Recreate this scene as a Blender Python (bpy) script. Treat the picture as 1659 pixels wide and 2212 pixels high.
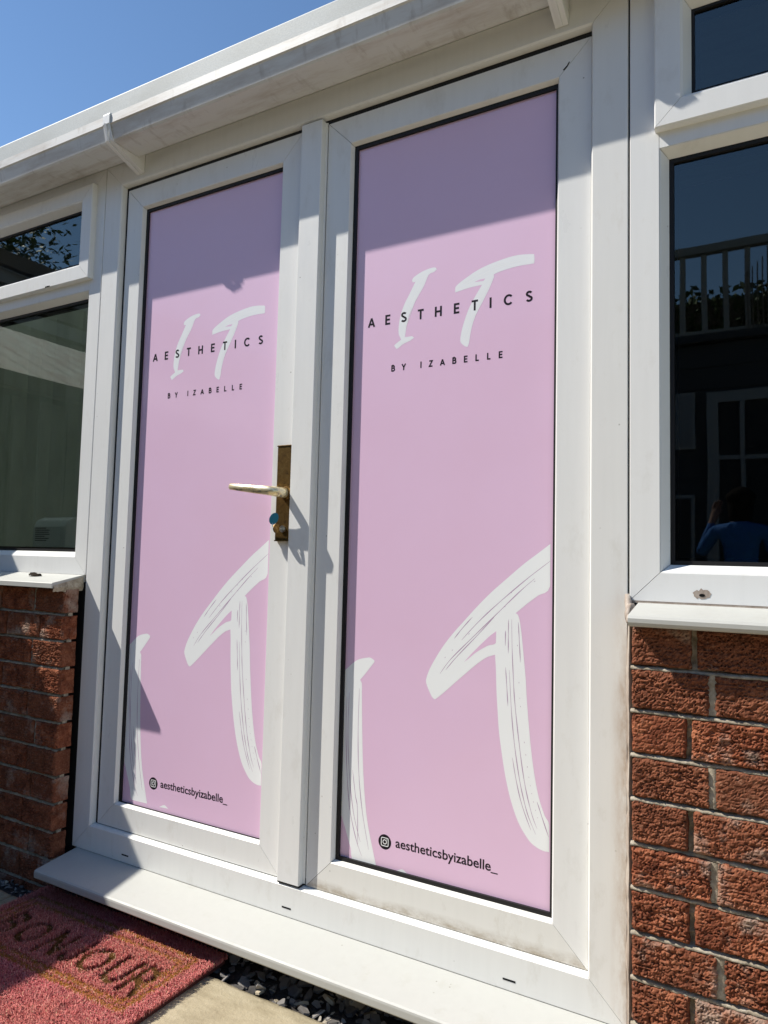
import bpy, bmesh, math, random
import numpy as np
from mathutils import Vector, Matrix, noise
random.seed(7); rng = np.random.default_rng(7)
for o in list(bpy.data.objects): bpy.data.objects.remove(o)
scene = bpy.context.scene; COL = scene.collection
ZO = 0.945            # patio level is z = 0; drawing heights below are measured from eye level

# ---------------------------------------------------------------- camera
cam_d = bpy.data.cameras.new('camera'); cam = bpy.data.objects.new('camera', cam_d); COL.objects.link(cam)
yaw, pitch, roll = .51483546, .06828188, .02434927
fw = Vector((-math.sin(yaw)*math.cos(pitch), math.cos(yaw)*math.cos(pitch), math.sin(pitch)))
rt = Vector((math.cos(yaw), math.sin(yaw), 0)); up = rt.cross(fw)
r2 = math.cos(roll)*rt + math.sin(roll)*up; u2 = -math.sin(roll)*rt + math.cos(roll)*up
cam.matrix_world = Matrix(((r2.x, u2.x, -fw.x, 0), (r2.y, u2.y, -fw.y, -1.40), (r2.z, u2.z, -fw.z, ZO), (0, 0, 0, 1)))
cam_d.sensor_fit = 'HORIZONTAL'; cam_d.sensor_width = 36; cam_d.lens = 1534/1659*36
cam_d.clip_start = .02; cam_d.clip_end = 600
scene.camera = cam

# ---------------------------------------------------------------- sky, sun, exposure
SUN = Vector((-2.2, -1.0, 2.8)).normalized()
world = bpy.data.worlds.new('World'); scene.world = world; world.use_nodes = True
wn = world.node_tree.nodes; wl = world.node_tree.links
sky = wn.new('ShaderNodeTexSky'); sky.sky_type = 'NISHITA'; sky.sun_disc = False
sky.sun_elevation = math.asin(SUN.z); sky.sun_rotation = math.atan2(SUN.x, SUN.y) % (2*math.pi)
sky.altitude = 0; sky.air_density = 1.0; sky.dust_density = .0; sky.ozone_density = 2.0
bg = wn['Background']; bg.inputs['Strength'].default_value = .118
hs = wn.new('ShaderNodeHueSaturation'); hs.inputs['Saturation'].default_value = 1.08
wl.new(sky.outputs[0], hs.inputs['Color']); wl.new(hs.outputs[0], bg.inputs['Color'])
sun_d = bpy.data.lights.new('sun', 'SUN'); sun_d.energy = 5.0; sun_d.angle = math.radians(.53); sun_d.color = (1, .945, .85)
sun = bpy.data.objects.new('sun', sun_d); COL.objects.link(sun)
sun.rotation_euler = (-SUN).to_track_quat('-Z', 'Y').to_euler(); sun.location = SUN*20
vs = scene.view_settings; vs.view_transform = 'Standard'; vs.look = 'None'; vs.gamma = 1; vs.use_curve_mapping = False
vs.exposure = 0.38

# ---------------------------------------------------------------- helpers
def tag(o, label=None, cat=None, group=None, kind=None):
    if label: o['label'] = label
    if cat: o['category'] = cat
    if group: o['group'] = group
    if kind or cat: o['kind'] = kind or 'thing'
    return o
def empty(name, x, y, z, label=None, cat=None, group=None, kind=None):
    o = bpy.data.objects.new(name, None); COL.objects.link(o); o.location = (x, y, z+ZO); o.empty_display_size = .05
    return tag(o, label, cat, group, kind)
def root_loc(p):
    v = Vector((0, 0, 0))
    while p is not None: v = v + p.location; p = p.parent
    return v
def link_mesh(name, me, mat, parent=None, smooth=False):
    o = bpy.data.objects.new(name, me); COL.objects.link(o)
    for m in (mat if isinstance(mat, (list, tuple)) else [mat]): me.materials.append(m)
    if parent is not None: o.parent = parent
    if smooth: me.polygons.foreach_set('use_smooth', [True]*len(me.polygons))
    return o
class MB:
    def __init__(s): s.v = []; s.f = []; s.mi = []
    def add(s, vs_, fs, mi=0):
        n = len(s.v); s.v += [tuple(q) for q in vs_]; s.f += [tuple(i+n for i in f) for f in fs]; s.mi += [mi]*len(fs); return s
    def box(s, x0, x1, y0, y1, z0, z1, mi=0):
        return s.add([(x, y, z) for x in (x0, x1) for y in (y0, y1) for z in (z0, z1)],
                     [(0, 1, 3, 2), (4, 6, 7, 5), (0, 4, 5, 1), (2, 3, 7, 6), (0, 2, 6, 4), (1, 5, 7, 3)], mi)
    def extr_x(s, prof, x0, x1, mi=0):          # closed profile of (y, z)
        n = len(prof)
        s.add([(x0, y, z) for y, z in prof]+[(x1, y, z) for y, z in prof],
              [(i, (i+1) % n, n+(i+1) % n, n+i) for i in range(n)]+[tuple(range(n))[::-1], tuple(range(n, 2*n))], mi); return s
    def extr_z(s, prof, z0, z1, mi=0):          # closed profile of (x, y)
        n = len(prof)
        s.add([(x, y, z0) for x, y in prof]+[(x, y, z1) for x, y in prof],
              [(i, (i+1) % n, n+(i+1) % n, n+i) for i in range(n)]+[tuple(range(n))[::-1], tuple(range(n, 2*n))], mi); return s
    def tube(s, pts, rad, n=10, mi=0, cap=True, flat=1.0):
        pts = [Vector(q) for q in pts]; rs = rad if isinstance(rad, (list, tuple)) else [rad]*len(pts); rings = []
        ref = Vector((0, 0, 1))
        for i, q in enumerate(pts):
            t = (pts[min(i+1, len(pts)-1)]-pts[max(i-1, 0)]).normalized()
            if abs(t.dot(ref)) > .95: ref = Vector((1, 0, 0))
            a = t.cross(ref).normalized(); b = a.cross(t)
            rings.append([q+(a*math.cos(k*2*math.pi/n)*flat+b*math.sin(k*2*math.pi/n))*rs[i] for k in range(n)])
        vs_ = [q for r in rings for q in r]
        fs = [(i*n+k, i*n+(k+1) % n, (i+1)*n+(k+1) % n, (i+1)*n+k) for i in range(len(pts)-1) for k in range(n)]
        if cap: fs += [tuple(range(n))[::-1], tuple(range((len(pts)-1)*n, len(pts)*n))]
        return s.add(vs_, fs, mi)
    def build(s, name, mat, parent=None, smooth=False, fix=True, bevel=0):
        off = root_loc(parent) if parent is not None else Vector((0, 0, 0))
        me = bpy.data.meshes.new(name); me.from_pydata([(x-off.x, y-off.y, z+ZO-off.z) for x, y, z in s.v], [], s.f)
        if fix:
            bm = bmesh.new(); bm.from_mesh(me); bmesh.ops.recalc_face_normals(bm, faces=bm.faces)
            if bevel:
                bmesh.ops.bevel(bm, geom=[e for e in bm.edges if e.calc_face_angle(0) > .6], offset=bevel, segments=2, affect='EDGES', profile=.6)
            bm.to_mesh(me); bm.free()
        o = link_mesh(name, me, mat, parent, smooth)
        if any(s.mi) and not bevel: me.polygons.foreach_set('material_index', s.mi)
        return o
def part_box(name, mat, parent, x0, x1, y0, y1, z0, z1, bevel=0):
    return MB().box(x0, x1, y0, y1, z0, z1).build(name, mat, parent, bevel=bevel)

# ---------------------------------------------------------------- materials
MAT = {}
def material(name, color=(.8, .8, .8), rough=.5, spec=.5, metal=0):
    m = bpy.data.materials.new(name); m.use_nodes = True; nt = m.node_tree; b = nt.nodes['Principled BSDF']
    b.inputs['Base Color'].default_value = (*color, 1); b.inputs['Roughness'].default_value = rough
    b.inputs['Specular IOR Level'].default_value = spec; b.inputs['Metallic'].default_value = metal
    MAT[name] = m; return m, nt, b
def N(nt, t, **kw):
    n = nt.nodes.new('ShaderNode'+t)
    for k, v in kw.items():
        if k.startswith('i_'): n.inputs[k[2:].replace('_', ' ')].default_value = v
        else: setattr(n, k, v)
    return n
def L(nt, a, b): nt.links.new(a, b)
def coords(nt, scale=(1, 1, 1), kind='Object'):
    tc = N(nt, 'TexCoord'); mp = N(nt, 'Mapping'); mp.inputs['Scale'].default_value = scale
    L(nt, tc.outputs[kind], mp.inputs['Vector']); return mp.outputs[0]
def world_pos(nt, scale=(1, 1, 1)):
    g = N(nt, 'NewGeometry'); mp = N(nt, 'Mapping'); mp.inputs['Scale'].default_value = scale
    L(nt, g.outputs['Position'], mp.inputs['Vector']); return mp.outputs[0]
def noise_tex(nt, vec, scale, detail=4, rough=.5):
    n = N(nt, 'TexNoise'); n.inputs['Scale'].default_value = scale; n.inputs['Detail'].default_value = detail; n.inputs['Roughness'].default_value = rough
    L(nt, vec, n.inputs['Vector']); return n.outputs['Fac']
def ramp(nt, fac, stops):
    r = N(nt, 'ValToRGB'); e = r.color_ramp.elements
    while len(e) < len(stops): e.new(.5)
    for q, (pos, c) in zip(e, stops): q.position = pos; q.color = (*c, 1) if len(c) == 3 else c
    L(nt, fac, r.inputs['Fac']); return r.outputs['Color']
def mix(nt, fac, a, b, mode='MIX'):
    m = N(nt, 'Mix', data_type='RGBA', blend_type=mode)
    for s, q in ((m.inputs['Factor'], fac), (m.inputs['A'], a), (m.inputs['B'], b)):
        if isinstance(q, (int, float)): s.default_value = q
        elif isinstance(q, tuple): s.default_value = (*q, 1)
        else: L(nt, q, s)
    return m.outputs['Result']
def bump(nt, b, h, strength=.3, dist=.001):
    n = N(nt, 'Bump'); n.inputs['Strength'].default_value = strength; n.inputs['Distance'].default_value = dist
    L(nt, h, n.inputs['Height']); L(nt, n.outputs[0], b.inputs['Normal']); return n
g3 = lambda v: (v, v, v)

def upvc(name, base=(.79, .795, .785), dirt=(.45, .42, .36), amount=.32, rough=.31):
    m, nt, b = material(name, base, rough, .5)
    p = world_pos(nt)
    streak = noise_tex(nt, world_pos(nt, (40, 40, 3)), 1.6, 3)
    blot = noise_tex(nt, world_pos(nt, (1, 1, .45)), 17, 9, .68)
    speck = N(nt, 'TexVoronoi'); speck.inputs['Scale'].default_value = 30; L(nt, p, speck.inputs['Vector'])
    sp = ramp(nt, speck.outputs['Distance'], [(.0, (1, 1, 1)), (.045, (1, 1, 1)), (.06, (0, 0, 0))])
    c1 = mix(nt, ramp(nt, streak, [(.35, g3(0)), (.75, g3(.22))]), base, tuple(q*.86 for q in base))
    c2 = mix(nt, ramp(nt, blot, [(.56, g3(0)), (.80, g3(amount))]), c1, dirt)
    spm = N(nt, 'Math', operation='MULTIPLY'); L(nt, sp, spm.inputs[0]); L(nt, ramp(nt, noise_tex(nt, p, 9, 2), [(.55, g3(0)), (.62, g3(.7))]), spm.inputs[1])
    c3 = mix(nt, spm.outputs[0], c2, (.22, .2, .17))
    L(nt, c3, b.inputs['Base Color'])
    L(nt, ramp(nt, blot, [(.3, g3(rough-.06)), (.8, g3(rough+.2))]), b.inputs['Roughness'])
    bump(nt, b, noise_tex(nt, world_pos(nt, (1, 1, .25)), 260, 2), .05, .0006)
    return m
upvc('white_upvc'); upvc('door_upvc', (.77, .775, .755), (.42, .38, .30), .4)
upvc('cill_upvc', (.46, .465, .44), (.33, .31, .25), .35, .5)
# rail that has collected brown grime along its wet edge
m = upvc('grimy_upvc', (.76, .755, .72), (.40, .34, .24), .55)
nt = m.node_tree; b = nt.nodes['Principled BSDF']; old = b.inputs['Base Color'].links[0].from_socket
sx = N(nt, 'SeparateXYZ'); L(nt, world_pos(nt), sx.inputs[0])
wob = noise_tex(nt, world_pos(nt, (3, 3, 3)), 2.2, 4); wv = N(nt, 'Math', operation='MULTIPLY_ADD'); L(nt, wob, wv.inputs[0]); wv.inputs[1].default_value = .030; L(nt, sx.outputs['Z'], wv.inputs[2])
gm = ramp(nt, wv.outputs[0], [(.0, g3(0)), (.5, g3(0)), (1, g3(0))])
mr = N(nt, 'MapRange'); L(nt, wv.outputs[0], mr.inputs[0]); mr.inputs[1].default_value = ZO-.724; mr.inputs[2].default_value = ZO-.744; mr.inputs[3].default_value = 0; mr.inputs[4].default_value = .8
gn2 = N(nt, 'Math', operation='MULTIPLY'); L(nt, mr.outputs[0], gn2.inputs[0]); L(nt, ramp(nt, noise_tex(nt, world_pos(nt, (1, 1, 2)), 30, 6, .7), [(.35, g3(.25)), (.65, g3(1))]), gn2.inputs[1])
L(nt, mix(nt, gn2.outputs[0], old, (.26, .2, .12)), b.inputs['Base Color'])
m = upvc('stained_jamb', (.77, .77, .75), (.42, .38, .30), .4)
nt = m.node_tree; b = nt.nodes['Principled BSDF']; old = b.inputs['Base Color'].links[0].from_socket
sx = N(nt, 'SeparateXYZ'); L(nt, world_pos(nt), sx.inputs[0])
mx = N(nt, 'MapRange'); L(nt, sx.outputs['X'], mx.inputs[0]); mx.inputs[1].default_value = -.292; mx.inputs[2].default_value = -.262; mx.inputs[3].default_value = 0; mx.inputs[4].default_value = 1
mz = N(nt, 'MapRange'); L(nt, sx.outputs['Z'], mz.inputs[0]); mz.inputs[1].default_value = ZO+.05; mz.inputs[2].default_value = ZO-.25; mz.inputs[3].default_value = 0; mz.inputs[4].default_value = 1
m1 = N(nt, 'Math', operation='MULTIPLY'); L(nt, mx.outputs[0], m1.inputs[0]); L(nt, mz.outputs[0], m1.inputs[1])
m2 = N(nt, 'Math', operation='MULTIPLY'); L(nt, m1.outputs[0], m2.inputs[0]); L(nt, ramp(nt, noise_tex(nt, world_pos(nt, (1, 1, .3)), 24, 8, .7), [(.40, g3(.1)), (.62, g3(1))]), m2.inputs[1])
L(nt, mix(nt, m2.outputs[0], old, (.42, .31, .22)), b.inputs['Base Color'])
# gutter plastic, brown run-off stains in patches
m, nt, b = material('gutter_plastic', (.66, .67, .66), .5)
p = world_pos(nt)
st = noise_tex(nt, world_pos(nt, (1.6, 9, 9)), 2.4, 8, .68); fine = noise_tex(nt, world_pos(nt, (26, 8, 8)), 1.5, 5, .6)
c1 = mix(nt, ramp(nt, st, [(.46, g3(0)), (.70, g3(.7))]), (.66, .665, .65), (.40, .34, .28))
c2 = mix(nt, ramp(nt, fine, [(.56, g3(0)), (.74, g3(.5))]), c1, (.30, .26, .22))
L(nt, c2, b.inputs['Base Color']); bump(nt, b, noise_tex(nt, p, 140, 3), .12, .001)
m, nt, b = material('weathered_trim', (.52, .55, .54), .6)
f1 = noise_tex(nt, world_pos(nt, (30, 30, 60)), 6, 5, .7); f2 = noise_tex(nt, world_pos(nt, (3, 8, 8)), 2, 5)
L(nt, mix(nt, ramp(nt, f2, [(.4, g3(0)), (.7, g3(.6))]), ramp(nt, f1, [(.35, (.44, .47, .47)), (.7, (.58, .61, .60))]), (.40, .42, .40)), b.inputs['Base Color'])
bump(nt, b, f1, .2, .001)
material('black_rubber', (.012, .012, .013), .55, .3)
material('dark_void', (.01, .01, .01), .9, .1)
# printed vinyl film
m, nt, b = material('pink_vinyl', (.78, .54, .735), .34, .45)
f = noise_tex(nt, world_pos(nt), 3.0, 6, .6); ff = noise_tex(nt, world_pos(nt), 420, 2)
L(nt, mix(nt, ramp(nt, f, [(.3, g3(0)), (.7, g3(1))]), (.785, .55, .745), (.765, .525, .705)), b.inputs['Base Color'])
bump(nt, b, ff, .06, .0004); b.inputs['Coat Weight'].default_value = .3; b.inputs['Coat Roughness'].default_value = .07
material('print_white', (.87, .89, .90), .34, .3)
material('print_ghost', (.83, .85, .88), .34, .3)
material('print_black', (.012, .008, .014), .40, .2)
material('print_streak', (.46, .32, .46), .42, .3)
# aged brass
m, nt, b = material('aged_brass', (.40, .27, .10), .35, .5, 1)
f = noise_tex(nt, world_pos(nt), 70, 6, .65)
L(nt, ramp(nt, f, [(.3, (.06, .035, .013)), (.52, (.17, .10, .032)), (.75, (.34, .22, .08))]), b.inputs['Base Color'])
L(nt, ramp(nt, f, [(.3, g3(.6)), (.75, g3(.33))]), b.inputs['Roughness']); bump(nt, b, f, .12, .0006)
m, nt, b = material('worn_brass', (.80, .69, .42), .30, .5, .55)
f = noise_tex(nt, world_pos(nt, (6, 20, 20)), 6, 5)
L(nt, ramp(nt, f, [(.44, (.87, .78, .54)), (.58, (.72, .58, .32)), (.64, (.30, .29, .25))]), b.inputs['Base Color'])
material('nickel', (.6, .58, .54), .3, .5, 1)
material('teal_plastic', (.01, .16, .24), .35)
# brick and mortar
m, nt, b = material('brick', (.25, .09, .05), .95, .04)
oi = N(nt, 'ObjectInfo'); p0 = world_pos(nt); sh_ = N(nt, 'VectorMath', operation='SCALE'); sh_.inputs[0].default_value = (7, 3, 9); L(nt, oi.outputs['Random'], sh_.inputs['Scale']); ad = N(nt, 'VectorMath', operation='ADD'); L(nt, p0, ad.inputs[0]); L(nt, sh_.outputs[0], ad.inputs[1]); p = ad.outputs[0]
f = noise_tex(nt, p, 28, 8, .7); f2 = noise_tex(nt, p, 190, 6, .75); f3 = noise_tex(nt, p, 9, 5, .65)
c = ramp(nt, f, [(.32, (.060, .020, .014)), (.48, (.215, .068, .036)), (.66, (.41, .155, .082))])
c = mix(nt, ramp(nt, oi.outputs['Random'], [(0, g3(0)), (.4, g3(.2)), (1, g3(.8))]), c, (.17, .068, .040))
c = mix(nt, ramp(nt, f3, [(.53, g3(0)), (.68, g3(.8))]), c, (.40, .33, .27))
c = mix(nt, ramp(nt, f2, [(.54, g3(0)), (.7, g3(.5))]), c, (.52, .30, .19))
c = mix(nt, ramp(nt, f2, [(.30, g3(.8)), (.46, g3(0))]), c, (.045, .016, .012))
L(nt, c, b.inputs['Base Color'])
hb = N(nt, 'Math', operation='ADD'); L(nt, f, hb.inputs[0]); L(nt, f2, hb.inputs[1]); bump(nt, b, hb.outputs[0], .6, .003)
m, nt, b = material('mortar', (.30, .26, .20), .95, .1)
f = noise_tex(nt, world_pos(nt), 60, 8, .7)
L(nt, ramp(nt, f, [(.3, (.20, .165, .12)), (.52, (.40, .35, .27)), (.75, (.58, .53, .44))]), b.inputs['Base Color']); bump(nt, b, f, .8, .004)
m, nt, b = material('sealant', (.52, .46, .42), .6, .3)
f = noise_tex(nt, world_pos(nt, (1, 1, .35)), 26, 6, .7)
L(nt, ramp(nt, f, [(.3, (.17, .125, .095)), (.5, (.34, .28, .235)), (.75, (.52, .475, .42))]), b.inputs['Base Color']); bump(nt, b, f, .6, .003)
# paving, soil, slate
m, nt, b = material('sandstone', (.42, .36, .25), .85, .2)
p = world_pos(nt); f = noise_tex(nt, world_pos(nt, (1, 2.2, 1)), 9, 9, .66); f2 = noise_tex(nt, p, 110, 5, .7)
c = ramp(nt, f, [(.3, (.27, .225, .145)), (.5, (.38, .325, .22)), (.72, (.47, .41, .29))])
L(nt, mix(nt, ramp(nt, f2, [(.55, g3(0)), (.8, g3(.5))]), c, (.27, .23, .16)), b.inputs['Base Color'])
hb = N(nt, 'Math', operation='ADD'); L(nt, f, hb.inputs[0]); L(nt, f2, hb.inputs[1]); bump(nt, b, hb.outputs[0], .5, .005)
m, nt, b = material('soil', (.045, .035, .028), .95, .1)
f = noise_tex(nt, world_pos(nt), 40, 8, .7); L(nt, ramp(nt, f, [(.3, (.02, .016, .013)), (.75, (.075, .06, .048))]), b.inputs['Base Color']); bump(nt, b, f, .8, .01)
m, nt, b = material('lawn', (.05, .08, .025), .95, .1)
f = noise_tex(nt, world_pos(nt), 2.5, 8, .7); L(nt, ramp(nt, f, [(.3, (.035, .055, .018)), (.7, (.08, .11, .04))]), b.inputs['Base Color'])
m, nt, b = material('slate', (.12, .12, .14), .6, .4)
oi = N(nt, 'ObjectInfo'); f = noise_tex(nt, world_pos(nt), 55, 5, .7)
c = ramp(nt, oi.outputs['Random'], [(0, (.065, .062, .062)), (.5, (.175, .165, .160)), (.85, (.28, .265, .25)), (.92, (.45, .38, .27)), (1, (.50, .44, .34))])
L(nt, mix(nt, ramp(nt, f, [(.45, g3(0)), (.75, g3(.5))]), c, (.20, .17, .14)), b.inputs['Base Color']); bump(nt, b, f, .3, .002)
m, nt, b = material('slate_fines', (.06, .055, .05), .9, .2)
f = noise_tex(nt, world_pos(nt), 120, 6, .7); L(nt, ramp(nt, f, [(.3, (.02, .019, .019)), (.6, (.07, .062, .058)), (.8, (.16, .13, .09))]), b.inputs['Base Color']); bump(nt, b, f, .8, .005)
# coir
m, nt, b = material('coir', (.5, .2, .2), .9, .15)
at = N(nt, 'Attribute', attribute_name='col'); L(nt, at.outputs['Color'], b.inputs['Base Color'])
material('coir_backing', (.10, .035, .03), .95, .1)
# glass: transparent sheet whose two panes together mirror about a tenth of what faces it
m = bpy.data.materials.new('glass'); m.use_nodes = True; nt = m.node_tree; nt.nodes.clear(); MAT['glass'] = m
fr = N(nt, 'Fresnel'); fr.inputs['IOR'].default_value = 1.95
tr = N(nt, 'BsdfTransparent'); tr.inputs['Color'].default_value = (.70, .76, .75, 1); gl = N(nt, 'BsdfGlossy'); gl.inputs['Roughness'].default_value = .0; gl.inputs['Color'].default_value = (.88, .95, .91, 1)
ms = N(nt, 'MixShader'); mo = N(nt, 'OutputMaterial'); wn_ = N(nt, 'Bump'); wn_.inputs['Strength'].default_value = .05; wn_.inputs['Distance'].default_value = .004; L(nt, noise_tex(nt, world_pos(nt), 5, 1), wn_.inputs['Height']); L(nt, wn_.outputs[0], gl.inputs['Normal']); gl.inputs['Roughness'].default_value = .012
L(nt, fr.outputs[0], ms.inputs[0]); L(nt, tr.outputs[0], ms.inputs[1]); L(nt, gl.outputs[0], ms.inputs[2]); L(nt, ms.outputs[0], mo.inputs['Surface'])
m = bpy.data.materials.new('clear'); m.use_nodes = True; nt = m.node_tree; nt.nodes.clear(); MAT['clear'] = m
tr = N(nt, 'BsdfTransparent'); tr.inputs['Color'].default_value = (.96, .98, .97, 1); mo = N(nt, 'OutputMaterial'); L(nt, tr.outputs[0], mo.inputs['Surface'])
material('room_paint', (.60, .62, .58), .9); material('dim_interior', (.10, .10, .11), .9); material('room_floor', (.22, .19, .15), .7); material('can_plastic', (.62, .66, .68), .4); material('can_label', (.05, .06, .07), .6)  # second material puts the unlit look of the right half into its colour
material('dead_leaf', (.03, .022, .016), .9, .1)
m, nt, b = material('blind_cloth', (.60, .62, .55), .9, .1)
f = noise_tex(nt, world_pos(nt, (1, 1, .3)), 12, 6, .6); L(nt, ramp(nt, f, [(.3, (.50, .53, .46)), (.7, (.68, .70, .62))]), b.inputs['Base Color'])
m = bpy.data.materials.new('polycarbonate'); m.use_nodes = True; nt = m.node_tree; MAT['polycarbonate'] = m
b = nt.nodes['Principled BSDF']; b.inputs['Base Color'].default_value = (.6, .63, .6, 1); tl = N(nt, 'BsdfTranslucent'); tl.inputs['Color'].default_value = (.62, .68, .62, 1)
ms = N(nt, 'MixShader'); ms.inputs[0].default_value = .55; L(nt, b.outputs[0], ms.inputs[1]); L(nt, tl.outputs[0], ms.inputs[2]); L(nt, ms.outputs[0], nt.nodes['Material Output'].inputs['Surface'])
# ================================================================ the setting
YS, YG = .016, .034            # depth of the door leaf's face and of its glass behind the frame's face
ground = MB().add([(-150, -150, -.985), (150, -150, -.985), (150, 150, -.985), (-150, 150, -.985)], [(0, 1, 2, 3)]).build('ground', MAT['lawn'], fix=False)
tag(ground, kind='structure')
soil = MB().box(-5.1, 1.6, -.20, .02, -.99, -.968).build('soil', MAT['soil']); tag(soil, kind='structure')

def rough_grid(x0, x1, y0, y1, z, nx, ny, amp, edge, thick, sc=14, seed=0):
    """a stone sheet: bumpy top, chipped rim, plain sides"""
    mb = MB(); idx = {}
    for j in range(ny+1):
        for i in range(nx+1):
            u, v = i/nx, j/ny; x = x0+(x1-x0)*u; y = y0+(y1-y0)*v
            h = amp*noise.fractal(Vector((x*sc, y*sc*1.7, seed)), .6, 2.1, 5)
            rim = min(i, j, nx-i, ny-j)
            if rim == 0:
                q = noise.noise_vector(Vector((x*40, y*40, seed+3)))*edge
                x += q.x; y += q.y; h -= edge*(1.0+abs(q.z)/max(edge, 1e-6))
            idx[i, j] = len(mb.v); mb.v.append((x, y, z+h))
    for j in range(ny):
        for i in range(nx): mb.f.append((idx[i, j], idx[i+1, j], idx[i+1, j+1], idx[i, j+1]))
    ring = [idx[i, 0] for i in range(nx)]+[idx[nx, j] for j in range(ny)]+[idx[i, ny] for i in range(nx, 0, -1)]+[idx[0, j] for j in range(ny, 0, -1)]
    n = len(mb.v); mb.v += [(mb.v[k][0], mb.v[k][1], z-thick) for k in ring]
    for k in range(len(ring)):
        k2 = (k+1) % len(ring); mb.f.append((ring[k], n+k, n+k2, ring[k2]))
    mb.mi = [0]*len(mb.f); return mb
patio = empty('patio', -1, -2, -.985, kind='structure')
slab_me = None
xj = [-6.6+.6*k for k in range(20)]; xs0 = -1.868
for r in range(11):
    y1 = -.1246-.61*r; y0 = y1-.60; sh = xs0-.61*8+(.3 if r % 2 else 0)
    for k in range(19):
        a = sh+.61*k; near = r == 0 and 6 <= k <= 10
        if near:
            rough_grid(a, a+.60, y0, y1, -.945, 60, 60, .0014, .0016, .035, seed=k*3.1).build('slab', MAT['sandstone'], patio, smooth=True)
        else:
            if slab_me is None:
                o = MB().box(-.3, .3, -.3, .3, -.035-ZO, -.001-ZO).build('slab', MAT['sandstone'], bevel=.004); slab_me = o.data; bpy.data.objects.remove(o)
            o = bpy.data.objects.new('slab', slab_me); COL.objects.link(o); o.parent = patio
            o.location = Vector((a+.3, y0+.3, 0))-patio.location
patio_bed = MB().box(-6.9, 7, -6.9, -.15, -.984, -.972).build('jointing_sand', MAT['soil'], patio)

# slate chippings in the strip between wall and paving
bed = rough_grid(-3.3, 1.4, -.123, .015, -.960, 300, 12, .006, .001, .006, sc=45, seed=9).build('slate_bed', MAT['slate_fines'], smooth=True); tag(bed, kind='structure')
chip_me = []
for k in range(12):
    n = random.randint(5, 7); pts = []
    for i in range(n):
        a = 2*math.pi*i/n+random.uniform(-.35, .35); r = random.uniform(.6, 1.05); pts.append((math.cos(a)*r*random.choice((1, 1, .8)), math.sin(a)*r*.72))
    t = random.uniform(.14, .3)
    vs_ = [(x, y, t*.5+random.uniform(-.08, .08)) for x, y in pts]+[(x*1.08, y*1.08, -t*.5) for x, y in pts]
    me = bpy.data.meshes.new('slate_chip'); me.from_pydata(vs_, [], [tuple(range(n)), tuple(range(n, 2*n))[::-1]]+[(i, n+i, n+(i+1) % n, (i+1) % n) for i in range(n)])
    me.materials.append(MAT['slate']); chip_me.append(me)
def chip(x, y, z, s, tilt):
    o = bpy.data.objects.new('slate_chip', random.choice(chip_me)); COL.objects.link(o); o.parent = bed
    o.location = (x, y, z+ZO); o.scale = (s, s*random.uniform(.6, 1), s*random.uniform(.6, 1.1))
    o.rotation_euler = (random.gauss(0, tilt), random.gauss(0, tilt), random.uniform(0, 6.28))
for k in range(225): chip(random.uniform(-1.17, -.45), random.uniform(-.119, -.01), -.951+random.uniform(-.004, .006), random.choice((.006, .009, .012, .016, .021, .025)), .38)
for k in range(70): chip(random.uniform(-2.35, -1.78), random.uniform(-.118, -.07), -.954+random.uniform(-.004, .005), random.choice((.008, .011, .015)), .35)

# ---------------------------------------------------------------- brick walls
BED = [-.1016, -.1774, -.2533, -.3305, -.4068, -.4835, -.5590, -.6345, -.7100, -.7860, -.8620, -.9380, -1.0]
def brick(parent, x0, x1, z0, z1, yf, yb, fine, seed, mat='brick'):
    j = .0045; x0 += j; x1 -= j; z0 += j*.95; z1 -= j*.95
    if not fine: return MB().box(x0, x1, yf, yb, z0, z1).build('brick', MAT[mat], parent)
    st = .0026; A_ = random.choice((.0014, .002, .0026, .003)); nx = max(4, int((x1-x0)/st)); nz = max(4, int((z1-z0)/st)); mb = MB(); idx = {}
    for k in range(nz+1):
        for i in range(nx+1):
            x = x0+(x1-x0)*i/nx; z = z0+(z1-z0)*k/nz; rim = min(i, k, nx-i, nz-k)
            q = Vector((x*85, z*170, seed*7.3)); h = noise.fractal(q, .55, 2.2, 5)
            cr = abs(noise.noise(Vector((x*60+3*h, z*210, seed*3.1+5))))
            y = yf - A_*h + 1.7*A_*max(0, .18-cr)/.18
            if rim == 0:
                v = noise.noise_vector(Vector((x*70, z*70, seed)))*.0022
                x += v.x; z += v.z; y += .004+abs(v.y)
            elif rim == 1: y += .0012
            idx[i, k] = len(mb.v); mb.v.append((x, y, z))
    for k in range(nz):
        for i in range(nx): mb.f.append((idx[i, k], idx[i+1, k], idx[i+1, k+1], idx[i, k+1]))
    ring = [idx[i, 0] for i in range(nx)]+[idx[nx, k] for k in range(nz)]+[idx[i, nz] for i in range(nx, 0, -1)]+[idx[0, k] for k in range(nz, 0, -1)]
    prev = ring
    for yy in ((yf*.66+yb*.34), (yf*.33+yb*.67), yb):
        n = len(mb.v)
        for q in ring:
            vx, _, vz = mb.v[q]; w = noise.noise_vector(Vector((vx*60, yy*60, vz*60+seed)))*.0018; mb.v.append((vx+w.x, yy, vz+w.z))
        cur = list(range(n, n+len(ring)))
        for k in range(len(ring)): k2 = (k+1) % len(ring); mb.f.append((prev[k], cur[k], cur[k2], prev[k2]))
        prev = cur
    mb.mi = [0]*len(mb.f)
    return mb.build('brick', MAT[mat], parent)
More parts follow.
